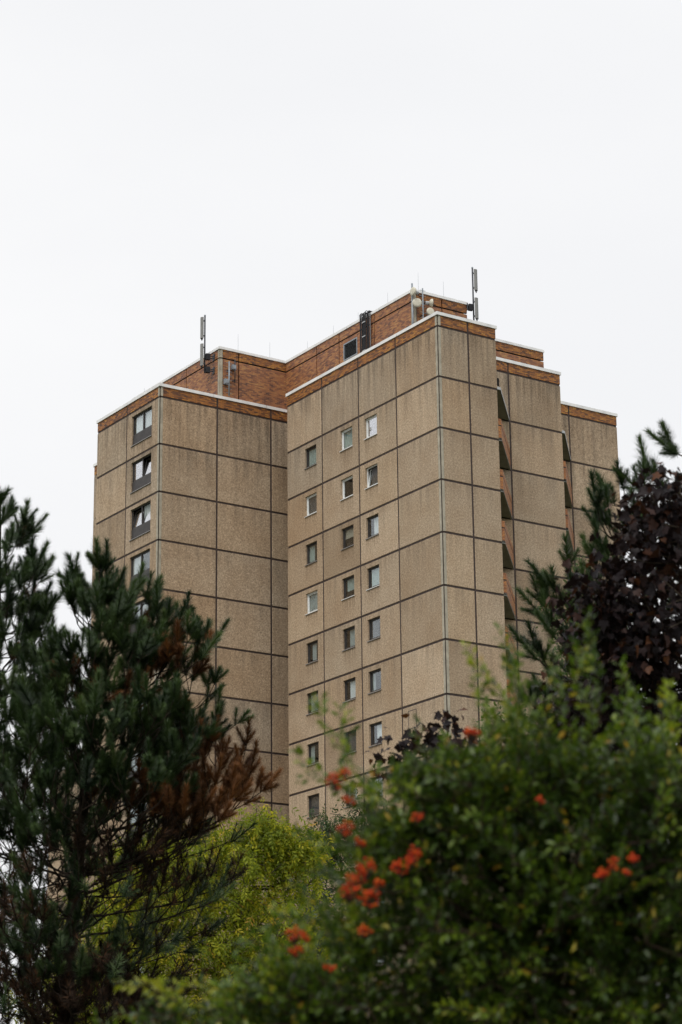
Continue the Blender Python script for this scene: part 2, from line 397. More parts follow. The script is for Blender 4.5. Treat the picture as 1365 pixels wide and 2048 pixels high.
for c, (s0, s1, t0, t1, f0) in CWIN.items():
    for r in range(f0, NR):
        cu, cz, cx = SPEC.get((c, r), ('c_grey', (0, 1), (0, 1)))
        fr = WC[c][r]
        window('C', s0, s1, Z0-ST*r+t1, Z0-ST*r+t0, fr, cu, cz, cx, 'sill_white' if fr == w_ or (c, r) in ((1,4),(2,4)) else 'sill_grey',
               R(7) if (c, r) == (2, 2) else 0, gl='mirror_glass' if (c, r) in ((2,1),) else 'glass')
s0, s1, t0, t1, f0 = AWIN[1]
AW = {0: (('c_white','c_white'), (0, 0), 'glass'), 1: ((None, None), (0, R(9)), 'mirror_glass'), 2: ((None, 'c_grey'), (R(8), R(8)), 'mirror_glass'), 3: (('c_white', None), (0, 0), 'glass')}
for r in range(NR):
    cu, tl, gl = AW.get(r, (('c_grey', 'c_white'), (0, 0), 'glass'))
    window('A', s0, s1, Z0-ST*r+t1, Z0-ST*r+t0, 'dark', None, double=True, tilts=tl, curs=cu, gl=gl)

# outline of the tower, anticlockwise, and its mitred coping
OUT = [(0,0),(3.806,0),(3.806,3.624),(11.067,3.624),(11.067,7.283),(18.246,7.283),(18.246,31.65),(-3.38,31.65),(-3.38,24.37),(-7,24.37),(-7,16.93),(3.6,16.93),(3.6,14.62),(0,14.62)]
def offset(poly, o):
    n = len(poly); res = []
    for i in range(n):
        p0, p1, p2 = (Vector(poly[j % n]) for j in (i-1, i, i+1))
        d1 = (p1-p0).normalized(); d2 = (p2-p1).normalized()
        n1 = Vector((d1.y, -d1.x)); n2 = Vector((d2.y, -d2.x))
        q = p1+(n1+n2)*(o/(1+n1.dot(n2))); res.append((q.x, q.y))
    return res
def coping(poly, z0, z1, o, i, parent=None, piece=3.2):
    a = offset(poly, o); b = offset(poly, -i); n = len(poly)
    for e in range(n):
        f = (e+1) % n
        m = MB(); lo = z1-.03
        A0, A1, B0, B1 = (Vector(q) for q in (a[e], a[f], b[e], b[f]))
        L = (A1-A0).length; parts = max(1, int(L/piece)); cuts = [t/parts for t in range(parts+1)]
        for t in range(parts):
            g0 = cuts[t]+(.012/L if t else 0); g1 = cuts[t+1]-(.012/L if t < parts-1 else 0)
            q = [A0.lerp(A1, g0), A0.lerp(A1, g1), B0.lerp(B1, g1), B0.lerp(B1, g0)]
            m.add([(q[0].x,q[0].y,z0),(q[1].x,q[1].y,z0),(q[2].x,q[2].y,z0),(q[3].x,q[3].y,z0),(q[0].x,q[0].y,z1),(q[1].x,q[1].y,z1),(q[2].x,q[2].y,lo),(q[3].x,q[3].y,lo)],
                  [(0,3,2,1),(4,5,6,7),(0,1,5,4),(1,2,6,5),(2,3,7,6),(3,0,4,7)])
        me = m.mesh('coping', MT['coping'])
        if parent is None: T('coping', me)
        else: put('coping', me, parent, (0, 0, 0))
coping(OUT, Z0+.61, Z0+.785, .06, .3)
core = MB().prism(offset(OUT, -.62), .0, Z0+.25)
T('inner_wall', core.mesh('inner_wall', MT['core']))
T('roof', MB().prism(offset(OUT, -.2), Z0+.252, Z0+.34).mesh('roof', MT['roof']))
# blind return walls of the steps
for x0, x1, y0, y1 in ((3.55, 3.80, .24, 3.6), (10.8, 11.06, 3.86, 7.26), (18.0, 18.24, 7.52, 31.6), (.24, 3.55, 14.36, 14.61), (-6.75, -3.4, 24.12, 24.36), (-3.37, 18.0, 31.4, 31.64)):
    T('return_wall', MB().box(x0, x1, y0, y1, 0, Z0+.6).mesh('return_wall', MT['concrete']))
# small vent opening and two patched panel outlines
box_part('vent_opening', MT['core'], 0, .22, -.006, .05, 0, .47, (6.55, 3.624, Z0-.9), 0)
for y, z in ((3.29, Z0-20.82), (5.10-1.0*0, Z0-23.65)):
    m = frame_mb(MB(), 0, .70, 0, .96, -.008, .02, .035)
    T('patch_outline', m.mesh('patch_outline', MT['spandrel']), (0, y, z), R(-90))

# diagonal balconies in the two recesses
def balcony(px, py, r, canopy=False):
    z = Z0-ST*r
    tri = [(0, .03), (.2, .03), (3.52, 3.6), (0, 3.6)]
    b = T('canopy' if canopy else 'balcony', MB().prism(tri, 0, .14).mesh('balcony', MT['slab']), (px, py, z+(.02 if canopy else 0)))
    segs = [((.0, .03), (.2, .03)), ((.2, .03), (3.52, 3.6))]
    for (x0, y0), (x1, y1) in segs:
        L = math.hypot(x1-x0, y1-y0); a = math.atan2(y1-y0, x1-x0)
        if canopy:
            put('edge_trim', MB().box(-.01, L+.01, -.03, .03, .0, .15).mesh('edge_trim', MT['dishback']), b, (x0, y0, 0), a)
            continue
        put('parapet_panel', panel_mesh(L, .80, None, MT['brick_par'], 'parapet_panel', .1, .006), b, (x0, y0, .0), a)
        put('parapet_panel', panel_mesh(L, .34, None, MT['brick_par'], 'parapet_panel', .1, .006), b, (x0, y0, .86), a)
        put('parapet_joint', MB().box(.01, L-.01, .015, .09, .79, .87).mesh('parapet_joint', MT['joint']), b, (x0, y0, 0), a)
        put('edge_trim', MB().box(-.01, L+.01, -.008, .1, -.022, .0).mesh('edge_trim', MT['slab']), b, (x0, y0, 0), a)
for px, py in ((3.82, .0), (11.08, 3.66)):
    balcony(px, py, 1, True)
    for r in range(2, NR): balcony(px, py, r)

# brick penthouse
PX, PY, PD, PR, PL, LY, LX = 1.52, 17.12, 4.22, 5.16, -3.0, 7.70, 13.27
POUT = [(PX, PD), (PR, PD), (PR, LY), (LX, LY), (LX, 27.5), (PL, 27.5), (PL, PY), (PX, PY)]
PHT = 3.75
ph = T('penthouse', MB().prism(offset(POUT, -.13), Z0+.34, Z0+PHT-.02).mesh('penthouse', MT['joint']))
def phf(origin, rz, bounds, corner, vent=None):
    ox, oy = origin; n = len(bounds)-1
    def wpt(s, z): return (ox+s*math.cos(rz)-5-(ph.location.x+0), oy+s*math.sin(rz)-14-ph.location.y, z)
    for c in range(n):
        a = bounds[c]+.04*(c > 0); b = bounds[c+1]-.04*(c < n-1)
        if c == 0 and 'L' in corner: a = bounds[0]+.24
        if c == n-1 and 'R' in corner: b = bounds[-1]-.24
        for z0, z1 in ((.36, 3.17), (3.25, PHT-.01)):
            hole = None
            if vent and z0 < 1 and vent[0] > a and vent[1] < b: hole = (round(vent[0]-a, 3), round(vent[1]-a, 3), vent[2]-z0, vent[3]-z0)
            L_ = (a*math.cos(rz)+ox, a*math.sin(rz)+oy, Z0+z0)
            put('brick_panel', panel_mesh(b-a, z1-z0, hole, MT['brick_red'] if (z0 < 1 or origin == (PL, 27.5) or rz != 0) else MT['brick'], 'brick_panel', .12, .006), ph, L_, rz)
    for sd_ in corner:
        x0 = bounds[0]+.06 if sd_ == 'L' else bounds[-1]-.20
        for z0, z1 in ((.36, 3.17), (3.25, PHT-.01)):
            put('corner_strip', MB().box(0, .14, -.002, .11, 0, z1-z0).mesh('corner_strip', MT['strip']), ph, (ox+x0*math.cos(rz), oy+x0*math.sin(rz), Z0+z0), rz)
ph.location = (-5, -14, 0)
phf((PX, PY), R(-90), [0, PY-13.83, PY-11.49, PY-7.96, PY-PD], 'R', (PY-11.03, PY-9.64, 1.9, 2.93))
phf((PX, PD), 0, [0, 3.45-PX, PR-PX], 'L')
phf((PL, PY), 0, [0, -1.71-PL, PX-PL], 'L')
phf((PL, 27.5), R(-90), [0, 27.5-24.5, 27.5-20.94, 27.5-PY], 'R')
phf((PR, LY), 0, [0, 3.6, LX-PR], '')
coping(POUT, Z0+PHT, Z0+3.9, .05, .25, ph)
# louvre grille in the penthouse wall
lv = T('louvre_vent', frame_mb(MB(), 0, 1.39, 0, 1.03, -.02, .08, .07).mesh('louvre_vent', MT['metal']), (PX, 11.03, Z0+1.9), R(-90))
for i in range(11):
    z = .09+i*.078
    put('louvre_blade', MB().add([(.07,.0,z),(1.32,.0,z),(1.32,.07,z+.05),(.07,.07,z+.05),(.07,.004,z-.008),(1.32,.004,z-.008),(1.32,.074,z+.042),(.07,.074,z+.042)], [(0,1,2,3),(7,6,5,4),(0,4,5,1),(2,6,7,3)]).mesh('louvre_blade', MT['metal']), lv)
put('vent_back', MB().box(.06, 1.33, .085, .1, .06, .97).mesh('vent_back', MT['core']), lv)
put('ledge', MB().box(-.45, 1.5, -.10, .0, -.16, -.08).mesh('ledge', MT['strip']), lv)

# ------------------------------------------------------------------ things on the roof
def cell_mast(loc, ztop, zbot, panels, side, label, units):
    """pole with two stacked panel antennas; side = outward direction of the panels, wall = bracket direction"""
    t = thing('antenna_mast', label, 'antenna', (loc[0], loc[1], Z0+zbot), 'mobile phone antenna masts on the penthouse')
    H = ztop-zbot
    put('pole', MB().tube([(0,0,0),(0,0,H)], .045, 10).mesh('pole', MT['dmetal'], True), t)
    put('pole_cap', MB().lathe([(0,.05),(.05,.04),(.06,.0),(.05,-.04)], (0,0,H), (0,0,1), 10).mesh('pole_cap', MT['metal'], True), t)
    sx, sy = side
    for z0, z1 in panels:
        a = math.atan2(sy, sx); m = MB(); hh = z1-z0; pr = []
        for q in range(9):
            th = math.pi*(q/8-.5); pr.append((.05+.13*math.cos(th), .145*math.sin(th)))
        pr = [(.02, -.145)]+pr+[(.02, .145)]
        m.prism(pr, 0, hh)
        o = put('antenna_panel', m.mesh('antenna_panel', MT['antenna']), t, (sx*.1, sy*.1, z0-zbot), a)
        put('connector', MB().tube([(.08,-.06,.0),(.08,-.06,-.09)], .03, 8).tube([(.08,.05,.0),(.08,.05,-.11)], .03, 8).mesh('connector', MT['cable']), o)
        put('panel_clamp', MB().box(-.12, .03, -.04, .04, .15, .22).box(-.12, .03, -.04, .04, hh-.22, hh-.15).mesh('panel_clamp', MT['dmetal']), o)
    for (dx, dy, z) in units:
        L = math.hypot(dx, dy); a = math.atan2(dy, dx)
        b = put('wall_bracket', MB().box(0, L, -.03, .03, -.03, .03).box(0, L, -.03, .03, .09, .14).box(L-.05, L+.01, -.12, .12, -.15, .25).mesh('wall_bracket', MT['dmetal']), t, (0, 0, z-zbot), a)
        put('radio_unit', MB().box(.06, .30, -.1, .1, -.12, .24).mesh('radio_unit', MT['cable']), b)
    return t
cell_mast((PL-.55, 17.88), 5.95, 2.4, [(4.5, 5.8), (2.8, 4.15)], (-.85, .25), 'grey antenna mast of two stacked panels beside the left brick penthouse corner', [(.55, -.12, 3.35), (.55, -.12, 2.55)])
cell_mast((PR+.42, PD-.05), 6.05, 2.7, [(4.66, 5.9), (2.98, 4.2)], (.55, -.7), 'grey antenna mast of two stacked panels at the right end of the penthouse', [(-.42, .1, 3.6)])

def dish(loc, axis, r, label, pole=None):
    t = thing('microwave_dish', label, 'dish antenna', loc, 'dishes at the penthouse corner')
    ax = Vector(axis).normalized()
    put('reflector', MB().lathe([(.002,.05),(r*.6,.045),(r*.97,.03),(r,.0),(r*.93,-.07),(r*.6,-.13),(r*.25,-.17),(.002,-.18)], (0,0,0), ax, 24).mesh('reflector', MT['dish'], True), t)
    back = -ax*.32
    put('radio_box', MB().lathe([(.002,-.17),(.10,-.17),(.10,-.36),(.002,-.36)], (0,0,0), ax, 8).mesh('radio_box', MT['dishback']), t)
    if pole is not None:
        p = Vector(pole)-Vector(loc)
        put('mount_arm', MB().tube([-ax*.2, p], .028, 6).mesh('mount_arm', MT['metal']), t)
    return t
cq = (PX-.17, PD-.17)
def pole_thing(name, label, cat, x, y, z0, z1, r, mat, rungs=0, dirn=(1, 0), brackets=(), group=None):
    t = thing(name, label, cat, (x, y, Z0+z0), group)
    put('pole', MB().tube([(0,0,0),(0,0,z1-z0)], r, 8).mesh('pole', mat, True), t)
    dx, dy = dirn
    for i in range(rungs):
        z = (i+.6)*(z1-z0)/rungs
        put('rung', MB().tube([(-dx*.19,-dy*.19,z),(dx*.19,dy*.19,z)], .013, 6).mesh('rung', MT['metal']), t)
    for bx, by, z in brackets:
        put('bracket', MB().tube([(0,0,z),(bx,by,z)], .03, 6).mesh('bracket', MT['dmetal']), t)
    return t
pole_thing('antenna_pole', 'blue grey pole with a dark tip at the front penthouse corner', 'pole', cq[0], cq[1], .4, 4.12, .05, MT['metal'], brackets=[(.2,.2,2.2),(.2,.2,3.2)])
pole_thing('antenna_pole', 'thin comb-like aerial pole between the two round dishes', 'pole', 1.99, PD-.25, .4, 3.95, .04, MT['metal'], 11, (1, 0), [(0,.26,2.0),(0,.26,3.2)])
pole_thing('antenna_pole', 'thin comb-like aerial pole on the left penthouse brick wall', 'pole', -2.49, PY-.22, .9, 3.0, .045, MT['metal'], 8, (1, 0), [(0,.23,.9),(0,.23,1.6)])
pole_thing('antenna_pole', 'short dark bracket pole with grey boxes on the left penthouse wall', 'pole', -2.1, PY-.22, 1.75, 3.2, .03, MT['dmetal'], 0, (1, 0), [(0,.22,.2),(0,.22,1.2),(-.2,.0,.1)])
for x, z, label in ((-2.14, 2.72, 'small grey junction box high on the left penthouse wall'), (-2.62, 1.75, 'blue grey junction box beside the comb-like pole on the left penthouse wall')):
    o = put('junction_box', MB().box(-.13, .13, -.2, .0, -.14, .16).box(-.1, .1, -.23, -.2, -.1, .12).mesh('junction_box', MT['metal']), None, (x, PY-.02, Z0+z)); tag(o, label, 'box', 'boxes on the left penthouse wall')
dish((1.22, PD-.42, Z0+3.54), (-1, -.05, .0), .24, 'tilted pale dish on the tip of the penthouse corner', (cq[0], cq[1], Z0+3.7))
dish((1.48, PD-.42, Z0+2.94), (-.45, -.9, -.05), .26, 'round cream dish facing the viewer on the penthouse corner pole', (cq[0]+.02, cq[1], Z0+3.12))
dish((2.48, PD-.42, Z0+3.13), (.9, -.42, .0), .24, 'cream dish turned sideways to the right on the penthouse front', (2.2, PD-.02, Z0+3.1))
dish((2.36, PD-.42, Z0+2.61), (-.2, -.95, .0), .23, 'pale grey dish half hidden behind the white roof coping', (2.2, PD-.02, Z0+2.6))
# cable ladder with black cables climbing over the penthouse edge
t = thing('cable_ladder', 'bundle of thick black cables on a steel ladder climbing the penthouse wall', 'cables', (PX-.12, 8.66, Z0+.35))
for y in (-.48, -.05, .24): put('rail', MB().box(-.02, .02, y-.015, y+.015, 0, 3.5).mesh('rail', MT['metal']), t)
for i in range(12):
    y = -.44+i*.075+random.uniform(-.01, .01)
    if abs(y-.17) < .04: continue
    r0 = random.uniform(.022, .034); x = -.05-random.random()*.05; top = 3.62+random.uniform(-.05, .16)
    put('cable', MB().tube([(x,y,0),(x,y,1.2),(x-.01,y+random.uniform(-.012,.012),2.2),(x,y,3.2),(x-.02,y,top-.06),(x+.06,y,top),(x+.3,y,3.64),(x+.9,y+random.uniform(-.2,.1),3.64)], r0, 6).mesh('cable', MT['cable'], True), t)
for z in (.5, 1.35, 2.2, 3.05):
    put('clamp', MB().box(-.125, -.10, -.16, .16, z, z+.06).mesh('clamp', MT['dishback']), t)
# lightning rods
for i, (x, y, z0, z1, lb) in enumerate([(-1.7, PY+.1, 3.88, 4.95, 'thin lightning rod on the left penthouse roof beside its front corner'), (.47, PY+.1, 3.88, 4.9, 'thin lightning rod above the inner corner of the penthouse roof'),
        (PX+.1, 14.95, 3.88, 4.45, 'thin lightning rod on the long penthouse edge right of the inner corner'), (PX+.1, 12.2, 3.88, 4.5, 'thin lightning rod on the long penthouse edge left of the louvre'),
        (PX+.1, 9.67, 3.88, 4.45, 'thin lightning rod just left of the black cable ladder'), (PX+.1, 6.75, 3.88, 4.6, 'thin lightning rod between cable ladder and front penthouse corner'),
        (2.0, PD+.15, 3.88, 5.0, 'tall thin lightning rod above the front penthouse dishes'), (3.7, PD+.15, 3.88, 4.9, 'tall thin lightning rod above the right penthouse front'),
        (-6.7, 19.3, .72, 1.3, 'short rod on the coping of the left tower block')]):
    o = put('lightning_rod', MB().tube([(0,0,0),(0,0,(z1-z0)*.6),(0,0,z1-z0)], [.008,.007,.005], 6).box(-.07,.07,-.07,.07,-.02,.05).mesh('lightning_rod', MT['metal']), None, (x, y, Z0+z0))
    tag(o, lb, 'lightning rod', 'lightning rods along the roof edges')

# ------------------------------------------------------------------ lower block behind the left pines
NB = P(97, 1700, 150)-np.array([0, 10.7, 0]); nb = thing('apartment_block', 'lower concrete panel block behind the left pine trunks', 'building', (float(NB[0]), float(NB[1]), 0))
roofz = float(P(97, 1540, 150)[2])
put('inner_wall', MB().box(.2, 10.6, .2, 10.6, 0, roofz).mesh('inner_wall', MT['core']), nb)
for i in range(3):
    for r in range(5):
        zt = roofz-ST*r
        put('wall_panel', panel_mesh(3.5, 2.7, None, MT['concrete']), nb, (i*3.6, 0, zt-2.75))
        put('wall_panel', panel_mesh(3.5, 2.7, None, MT['concrete']), nb, (0, 10.7-i*3.6, zt-2.75), R(-90))
put('lower_wall', MB().box(0, 10.7, 0, 10.7, 0, roofz-ST*5).mesh('lower_wall', MT['concrete']), nb)
put('coping', MB().box(-.05, 10.8, -.05, 10.8, roofz, roofz+.12).mesh('coping', MT['coping']), nb)
#VEG
# ------------------------------------------------------------------ vegetation helpers
def npmesh(name, V, Fc, mat, tint=None, smooth=False):
    V = np.asarray(V, np.float32); Fc = np.asarray(Fc, np.int32); m, kk = Fc.shape
    me = bpy.data.meshes.new(name)
    me.vertices.add(len(V)); me.vertices.foreach_set('co', V.ravel())
    me.loops.add(m*kk); me.loops.foreach_set('vertex_index', Fc.ravel())
    me.polygons.add(m); me.polygons.foreach_set('loop_start', np.arange(0, m*kk, kk, dtype=np.int32))
    me.materials.append(mat)
    if smooth: me.polygons.foreach_set('use_smooth', np.ones(m, bool))
    if tint is not None:
        a = me.attributes.new('tint', 'FLOAT', 'POINT'); a.data.foreach_set('value', np.asarray(tint, np.float32))
    me.update(calc_edges=True); return me
def unit(v): return v/np.maximum(np.linalg.norm(v, axis=-1, keepdims=True), 1e-9)
def bases(d, nrm):
    y = unit(d); x = unit(np.cross(y, nrm)); z = np.cross(x, y)
    return np.stack([x, y, z], -1)                        # columns: x, y (axis), z (normal)
def scatter(tv, tf, B, pos, sc, tint, tvt=None):
    """copies of a template (m,3) as one vertex array"""
    N, m = len(pos), len(tv)
    V = np.einsum('nij,mj->nmi', B, tv)*np.asarray(sc)[:, None, None]+pos[:, None, :]
    Fx = (np.arange(N)[:, None, None]*m+tf[None]).reshape(-1, tf.shape[1])
    t = np.repeat(tint, m)
    if tvt is not None: t = np.clip(t+np.tile(tvt, N), 0, 1)
    return V.reshape(-1, 3), Fx, t
def frustums(p0, p1, r0, r1, n=6):
    d = unit(p1-p0); ref = np.where(np.abs(d[:, 2:3]) > .9, np.array([[1., 0, 0]]), np.array([[0, 0, 1.]]))
    a = unit(np.cross(d, ref)); b = np.cross(d, a); th = np.arange(n)*2*np.pi/n
    ring = a[:, None]*np.cos(th)[None, :, None]+b[:, None]*np.sin(th)[None, :, None]
    V = np.concatenate([p0[:, None]+ring*r0[:, None, None], p1[:, None]+ring*r1[:, None, None]], 1)
    q = np.array([[i, (i+1) % n, n+(i+1) % n, n+i] for i in range(n)])
    return V.reshape(-1, 3), (np.arange(len(p0))[:, None, None]*2*n+q[None]).reshape(-1, 4)
class Skel:
    def __init__(s, trunk, ends):
        s.p = [np.array(q, float) for q in trunk]; s.par = [-1]+list(range(len(trunk)-1)); s.L = [0.0]; s.nt = len(trunk); s.ends = ends
        for i in range(1, len(trunk)): s.L.append(s.L[-1]+np.linalg.norm(s.p[i]-s.p[i-1])*.25)
    def chain(s, start, pts):
        i = start
        for q in pts:
            s.p.append(np.array(q, float)); s.par.append(i); s.L.append(s.L[i]+np.linalg.norm(s.p[-1]-s.p[i])); i = len(s.p)-1
        return i
    def grow(s, targets, w=.35, step=.25, jit=.05, sag=.0, up=.0):
        tp = np.array(s.p)
        order = np.argsort([np.min(np.linalg.norm(tp-t, axis=1)) for t in targets]); out = [0]*len(targets)
        for oi in order:
            t = targets[oi]; A = np.array(s.p); D = np.linalg.norm(A-t, axis=1)
            low = np.maximum(0, A[:, 2]-t[2])*up                 # prefer starting below the target
            i = int(np.argmin(D+w*np.array(s.L)+low)); d = D[i]; n = max(1, int(d/step)); pts = []
            for q in range(1, n+1):
                f = q/n; b = A[i]*(1-f)+t*f
                if q < n: b = b+rng.normal(0, jit*d/max(n, 2), 3)+np.array([0, 0, sag*d*4*f*(1-f)])
                pts.append(b)
            out[oi] = s.chain(i, pts)
        return out
    def radii(s, tip, ex=2.3, rmax=None):
        n = len(s.p); acc = np.zeros(n); kids = np.zeros(n, int)
        for i in range(n):
            if s.par[i] >= 0: kids[s.par[i]] += 1
        for i in range(n-1, -1, -1):
            if kids[i] == 0: acc[i] += tip**ex
            if s.par[i] >= 0: acc[s.par[i]] += acc[i]+(.02*tip)**ex
        r = acc**(1/ex)
        if rmax: r = np.minimum(r, rmax)
        return r
    def meshes(s, tip, mat, tree, trunk_r=None, n=6):
        r = s.radii(tip); p = np.array(s.p); par = np.array(s.par)
        if trunk_r: 
            f = np.linspace(trunk_r[0], trunk_r[1], s.nt); r[:s.nt] = np.maximum(f, 0); r[s.nt:] = np.minimum(r[s.nt:], trunk_r[1]*.75+0*r[s.nt:]) if trunk_r[1] > .03 else r[s.nt:]
        idx = np.arange(1, s.nt); o = tree.location
        m = MB().tube([q-np.array(o) for q in p[:s.nt]], [float(q) for q in r[:s.nt]], 10); put('trunk', m.mesh('trunk', mat, True), tree)
        idx = np.arange(s.nt, len(p))
        V, Fq = frustums(p[par[idx]], p[idx], np.minimum(r[par[idx]], r[idx]*1.5), r[idx], n)
        return tag(put('branches', npmesh('branches', V-np.array(o), Fq, mat, smooth=True), tree), kind='stuff')
def ell(u, v, d, ru, rv, rd, n, shell=.35):
    """n points in an ellipsoid centred at photograph pixel (u, v), d metres away"""
    q = unit(rng.normal(size=(n, 3)))*(rng.random((n, 1))**shell)
    s = d/F_PX
    return P(u, v, d)+q[:, :1]*RT*ru*s+q[:, 1:2]*UP*rv*s+q[:, 2:]*unit(np.array([FW[0], FW[1], 0]))*rd
def mk_tree(name, label, cat, base, group=None):
    return thing(name, label, cat, (float(base[0]), float(base[1]), 0.0), group)

# ------------------------------------------------------------------ pines
PINE = leafmat('pine_needles', [(0, (.012, .024, .011)), (.3, (.030, .058, .021)), (.6, (.065, .108, .036)), (1, (.13, .185, .065))], .5, .12, .35)
DEAD = leafmat('dead_needles', [(0, (.016, .011, .008)), (.4, (.045, .024, .013)), (.65, (.13, .058, .026)), (1, (.32, .145, .06))], .7, .15, .2)
def shoot_template(seed, L=.30, n=150, nl=.10, w=.0060, spread=1.0):
    r = np.random.default_rng(seed); t = np.sort(r.random(n))**.9; az = r.random(n)*2*np.pi
    th = (R(54)-R(30)*t)*spread+r.normal(0, R(7), n); ln = nl*(.8+.35*r.random(n))*(1-.3*t**3)
    rad = np.stack([np.cos(az), np.sin(az), np.zeros(n)], 1); ax = np.array([0, 0, 1.])
    b = ax*(t*L)[:, None]+rad*.004; tip = b+(ax*np.cos(th)[:, None]+rad*np.sin(th)[:, None])*ln[:, None]
    sd_ = np.stack([-np.sin(az), np.cos(az), np.zeros(n)], 1)*w*.5
    V = np.stack([b-sd_, b+sd_, tip], 1).reshape(-1, 3); Fx = np.arange(3*n).reshape(-1, 3)
    tv = np.repeat(r.normal(0, .13, n), 3)
    # woody stem of the shoot (local z is the axis)
    sv, sf = frustums(np.array([[0, 0, -.02]]), np.array([[0, 0, L*.97]]), np.array([.008]), np.array([.004]), 3)
    sf = np.concatenate([sf[:, [0, 1, 2]], sf[:, [0, 2, 3]]])
    return np.concatenate([V, sv]), np.concatenate([Fx, sf+len(V)]), np.concatenate([tv, np.full(len(sv), -.4)])
SHOOTS = [shoot_template(50+i, L=.17+.04*i, n=230+25*i, nl=.105, w=.0062, spread=1.3) for i in range(4)]
THIN = [shoot_template(80+i, L=.24, n=85, nl=.105, w=.007, spread=1.35) for i in range(2)]
def bez(a, c, b, n):
    t = np.linspace(0, 1, n+1)[1:, None]; return a*(1-t)**2+2*c*t*(1-t)+b*t*t
def pine(label, base, trunk, tips, radii, name='pine_tree', own=150, dens=1.0, seed=1, scale=1.0, dead_below=None, twg=1.0, group='pines'):
    """trunk: points from ground to apex; tips: world points where main limbs end (with optional flag dead)"""
    r = np.random.default_rng(seed); tree = mk_tree(name, label, 'tree', base, group)
    sk = Skel(trunk, None); tp = np.array(trunk); sh = []; up = np.array([0, 0, 1.])
    def near_trunk(z): return int(np.argmin(np.abs(tp[:, 2]-z)))
    def add_shoot(p, d, dead, sc=1.0, thin=False): sh.append((p, unit(d), dead, sc*scale, thin))
    def twig(i0, a, d, L, lvl, dead, vig):
        """a side branch of length L from node i0 (position a), rising to its tip"""
        e = a+d*L*.75+up*L*(.55 if lvl else .35)*vig; c = a+d*L*.6-up*L*.04
        n = max(2, int(L/.12)); pts = bez(a, c, e, n); pts = pts+r.normal(0, .008, pts.shape); i = sk.chain(i0, pts)
        dirs = unit(np.diff(np.vstack([a, pts]), axis=0))
        return i, pts, dirs
    def clothe(pts, dirs, dead, thin, frac=.5):
        n = len(pts); s0 = int(n*(1-frac))
        for q in range(s0, n-1):
            if r.random() < .34*dens:
                side = unit(np.cross(dirs[q], unit(r.normal(size=3))))
                add_shoot(pts[q], dirs[q]*.85+side*.55+up*.35, dead if r.random() < .97 else not dead, r.uniform(.6, .9), thin)
        d = dirs[-1]*.8+up*.32
        add_shoot(pts[-1], d, dead, r.uniform(1.0, 1.35), thin)
        for q in range(r.integers(1, 4)):
            side = unit(np.cross(d, r.normal(size=3)))
            add_shoot(pts[-1]-dirs[-1]*r.uniform(0, .06), d+side*.75, dead, r.uniform(.6, .95), thin)
    for T_ in tips:
        tip = np.array(T_[0]); dead = T_[1]; sp = T_[2] if len(T_) > 2 else False
        hd = np.linalg.norm(tip[:2]-np.array([np.interp(tip[2], tp[:, 2], tp[:, 0]), np.interp(tip[2], tp[:, 2], tp[:, 1])]))
        rise = min(hd*(.2 if sp else .42), 1.4)
        i0 = near_trunk(tip[2]-rise); a = tp[i0]
        h = tip-a; L = np.linalg.norm(h); c = a+h*.55-up*L*(.06 if sp else .13)+r.normal(0, .03, 3)*L
        n = max(3, int(L/.14)); pts = bez(a, c, tip, n); pts[:-1] += r.normal(0, .010, pts[:-1].shape)
        ids = []; i = i0
        for q in pts: i = sk.chain(i, [q]); ids.append(i)
        dirs = unit(np.diff(np.vstack([a, pts]), axis=0))
        lk = 0.6 if sp else 1.0
        clothe(pts, dirs, dead, sp, .25 if not sp else .15)
        s = 1 if r.random() < .5 else -1
        for q in range(int(n*(.22 if L > .8 else .1)), n-1):
            if r.random() > (.56*twg if not sp else .6): continue
            t = (q+1)/n; s = -s
            lat = unit(np.cross(dirs[q], up))*s
            d = unit(dirs[q]*.75+lat*r.uniform(.5, 1.0)+up*r.uniform(-.1, .35))
            l2 = (L*(1-t)*.55+.22)*r.uniform(.7, 1.15)
            j, p2, d2 = twig(ids[q], pts[q], d, l2, 1, dead, .9 if not sp else .3)
            dd = dead or (sp and r.random() < .45)
            if sp and r.random() < .30: continue                     # bare, needleless twig
            clothe(p2, d2, dd if r.random() < .985 else True, sp, .55)
            if l2 > .45:
                for m_ in range(len(p2)//3, len(p2)-1, 2):
                    lat2 = unit(np.cross(d2[m_], up))*(1 if r.random() < .5 else -1)
                    dq = unit(d2[m_]*.7+lat2*.8+up*r.uniform(0, .5))
                    k2, p3, d3 = twig(j-len(p2)+1+m_, p2[m_], dq, l2*.38+.05, 1, dead, .9)
                    clothe(p3, d3, dd, sp, .5)
    # the leader
    for q in range(5):
        dd = unit(np.array([r.normal(0, .4), r.normal(0, .4), 1.0])); add_shoot(tp[-1], dd, False, r.uniform(.9, 1.3))
    sk.meshes(.0045, MT['bark_pine'], tree, trunk_r=radii, n=5)
    o = np.array(tree.location)
    pos = np.array([q[0] for q in sh]); dr = np.array([q[1] for q in sh]); dead = np.array([q[2] for q in sh]); sc = np.array([q[3] for q in sh]); thin = np.array([q[4] for q in sh])
    near = (pos-CAM)@FW; score = near-1.2*(pos[:, 2]-pos[:, 2].min()) + 100*dead + 100*thin
    u = W_PX/2+F_PX*((pos-CAM)@RT)/near
    score = score+50*((u < -10) | (u > W_PX+10))
    pick = np.zeros(len(sh), bool); pick[np.argsort(score)[:own]] = True
    B = bases(np.cross(dr, r.normal(size=dr.shape)), dr)               # z column becomes the shoot axis
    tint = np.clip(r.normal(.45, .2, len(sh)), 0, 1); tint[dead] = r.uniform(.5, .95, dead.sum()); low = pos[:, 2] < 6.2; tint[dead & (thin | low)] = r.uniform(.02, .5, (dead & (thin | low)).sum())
    kind = r.integers(0, 4, len(sh))
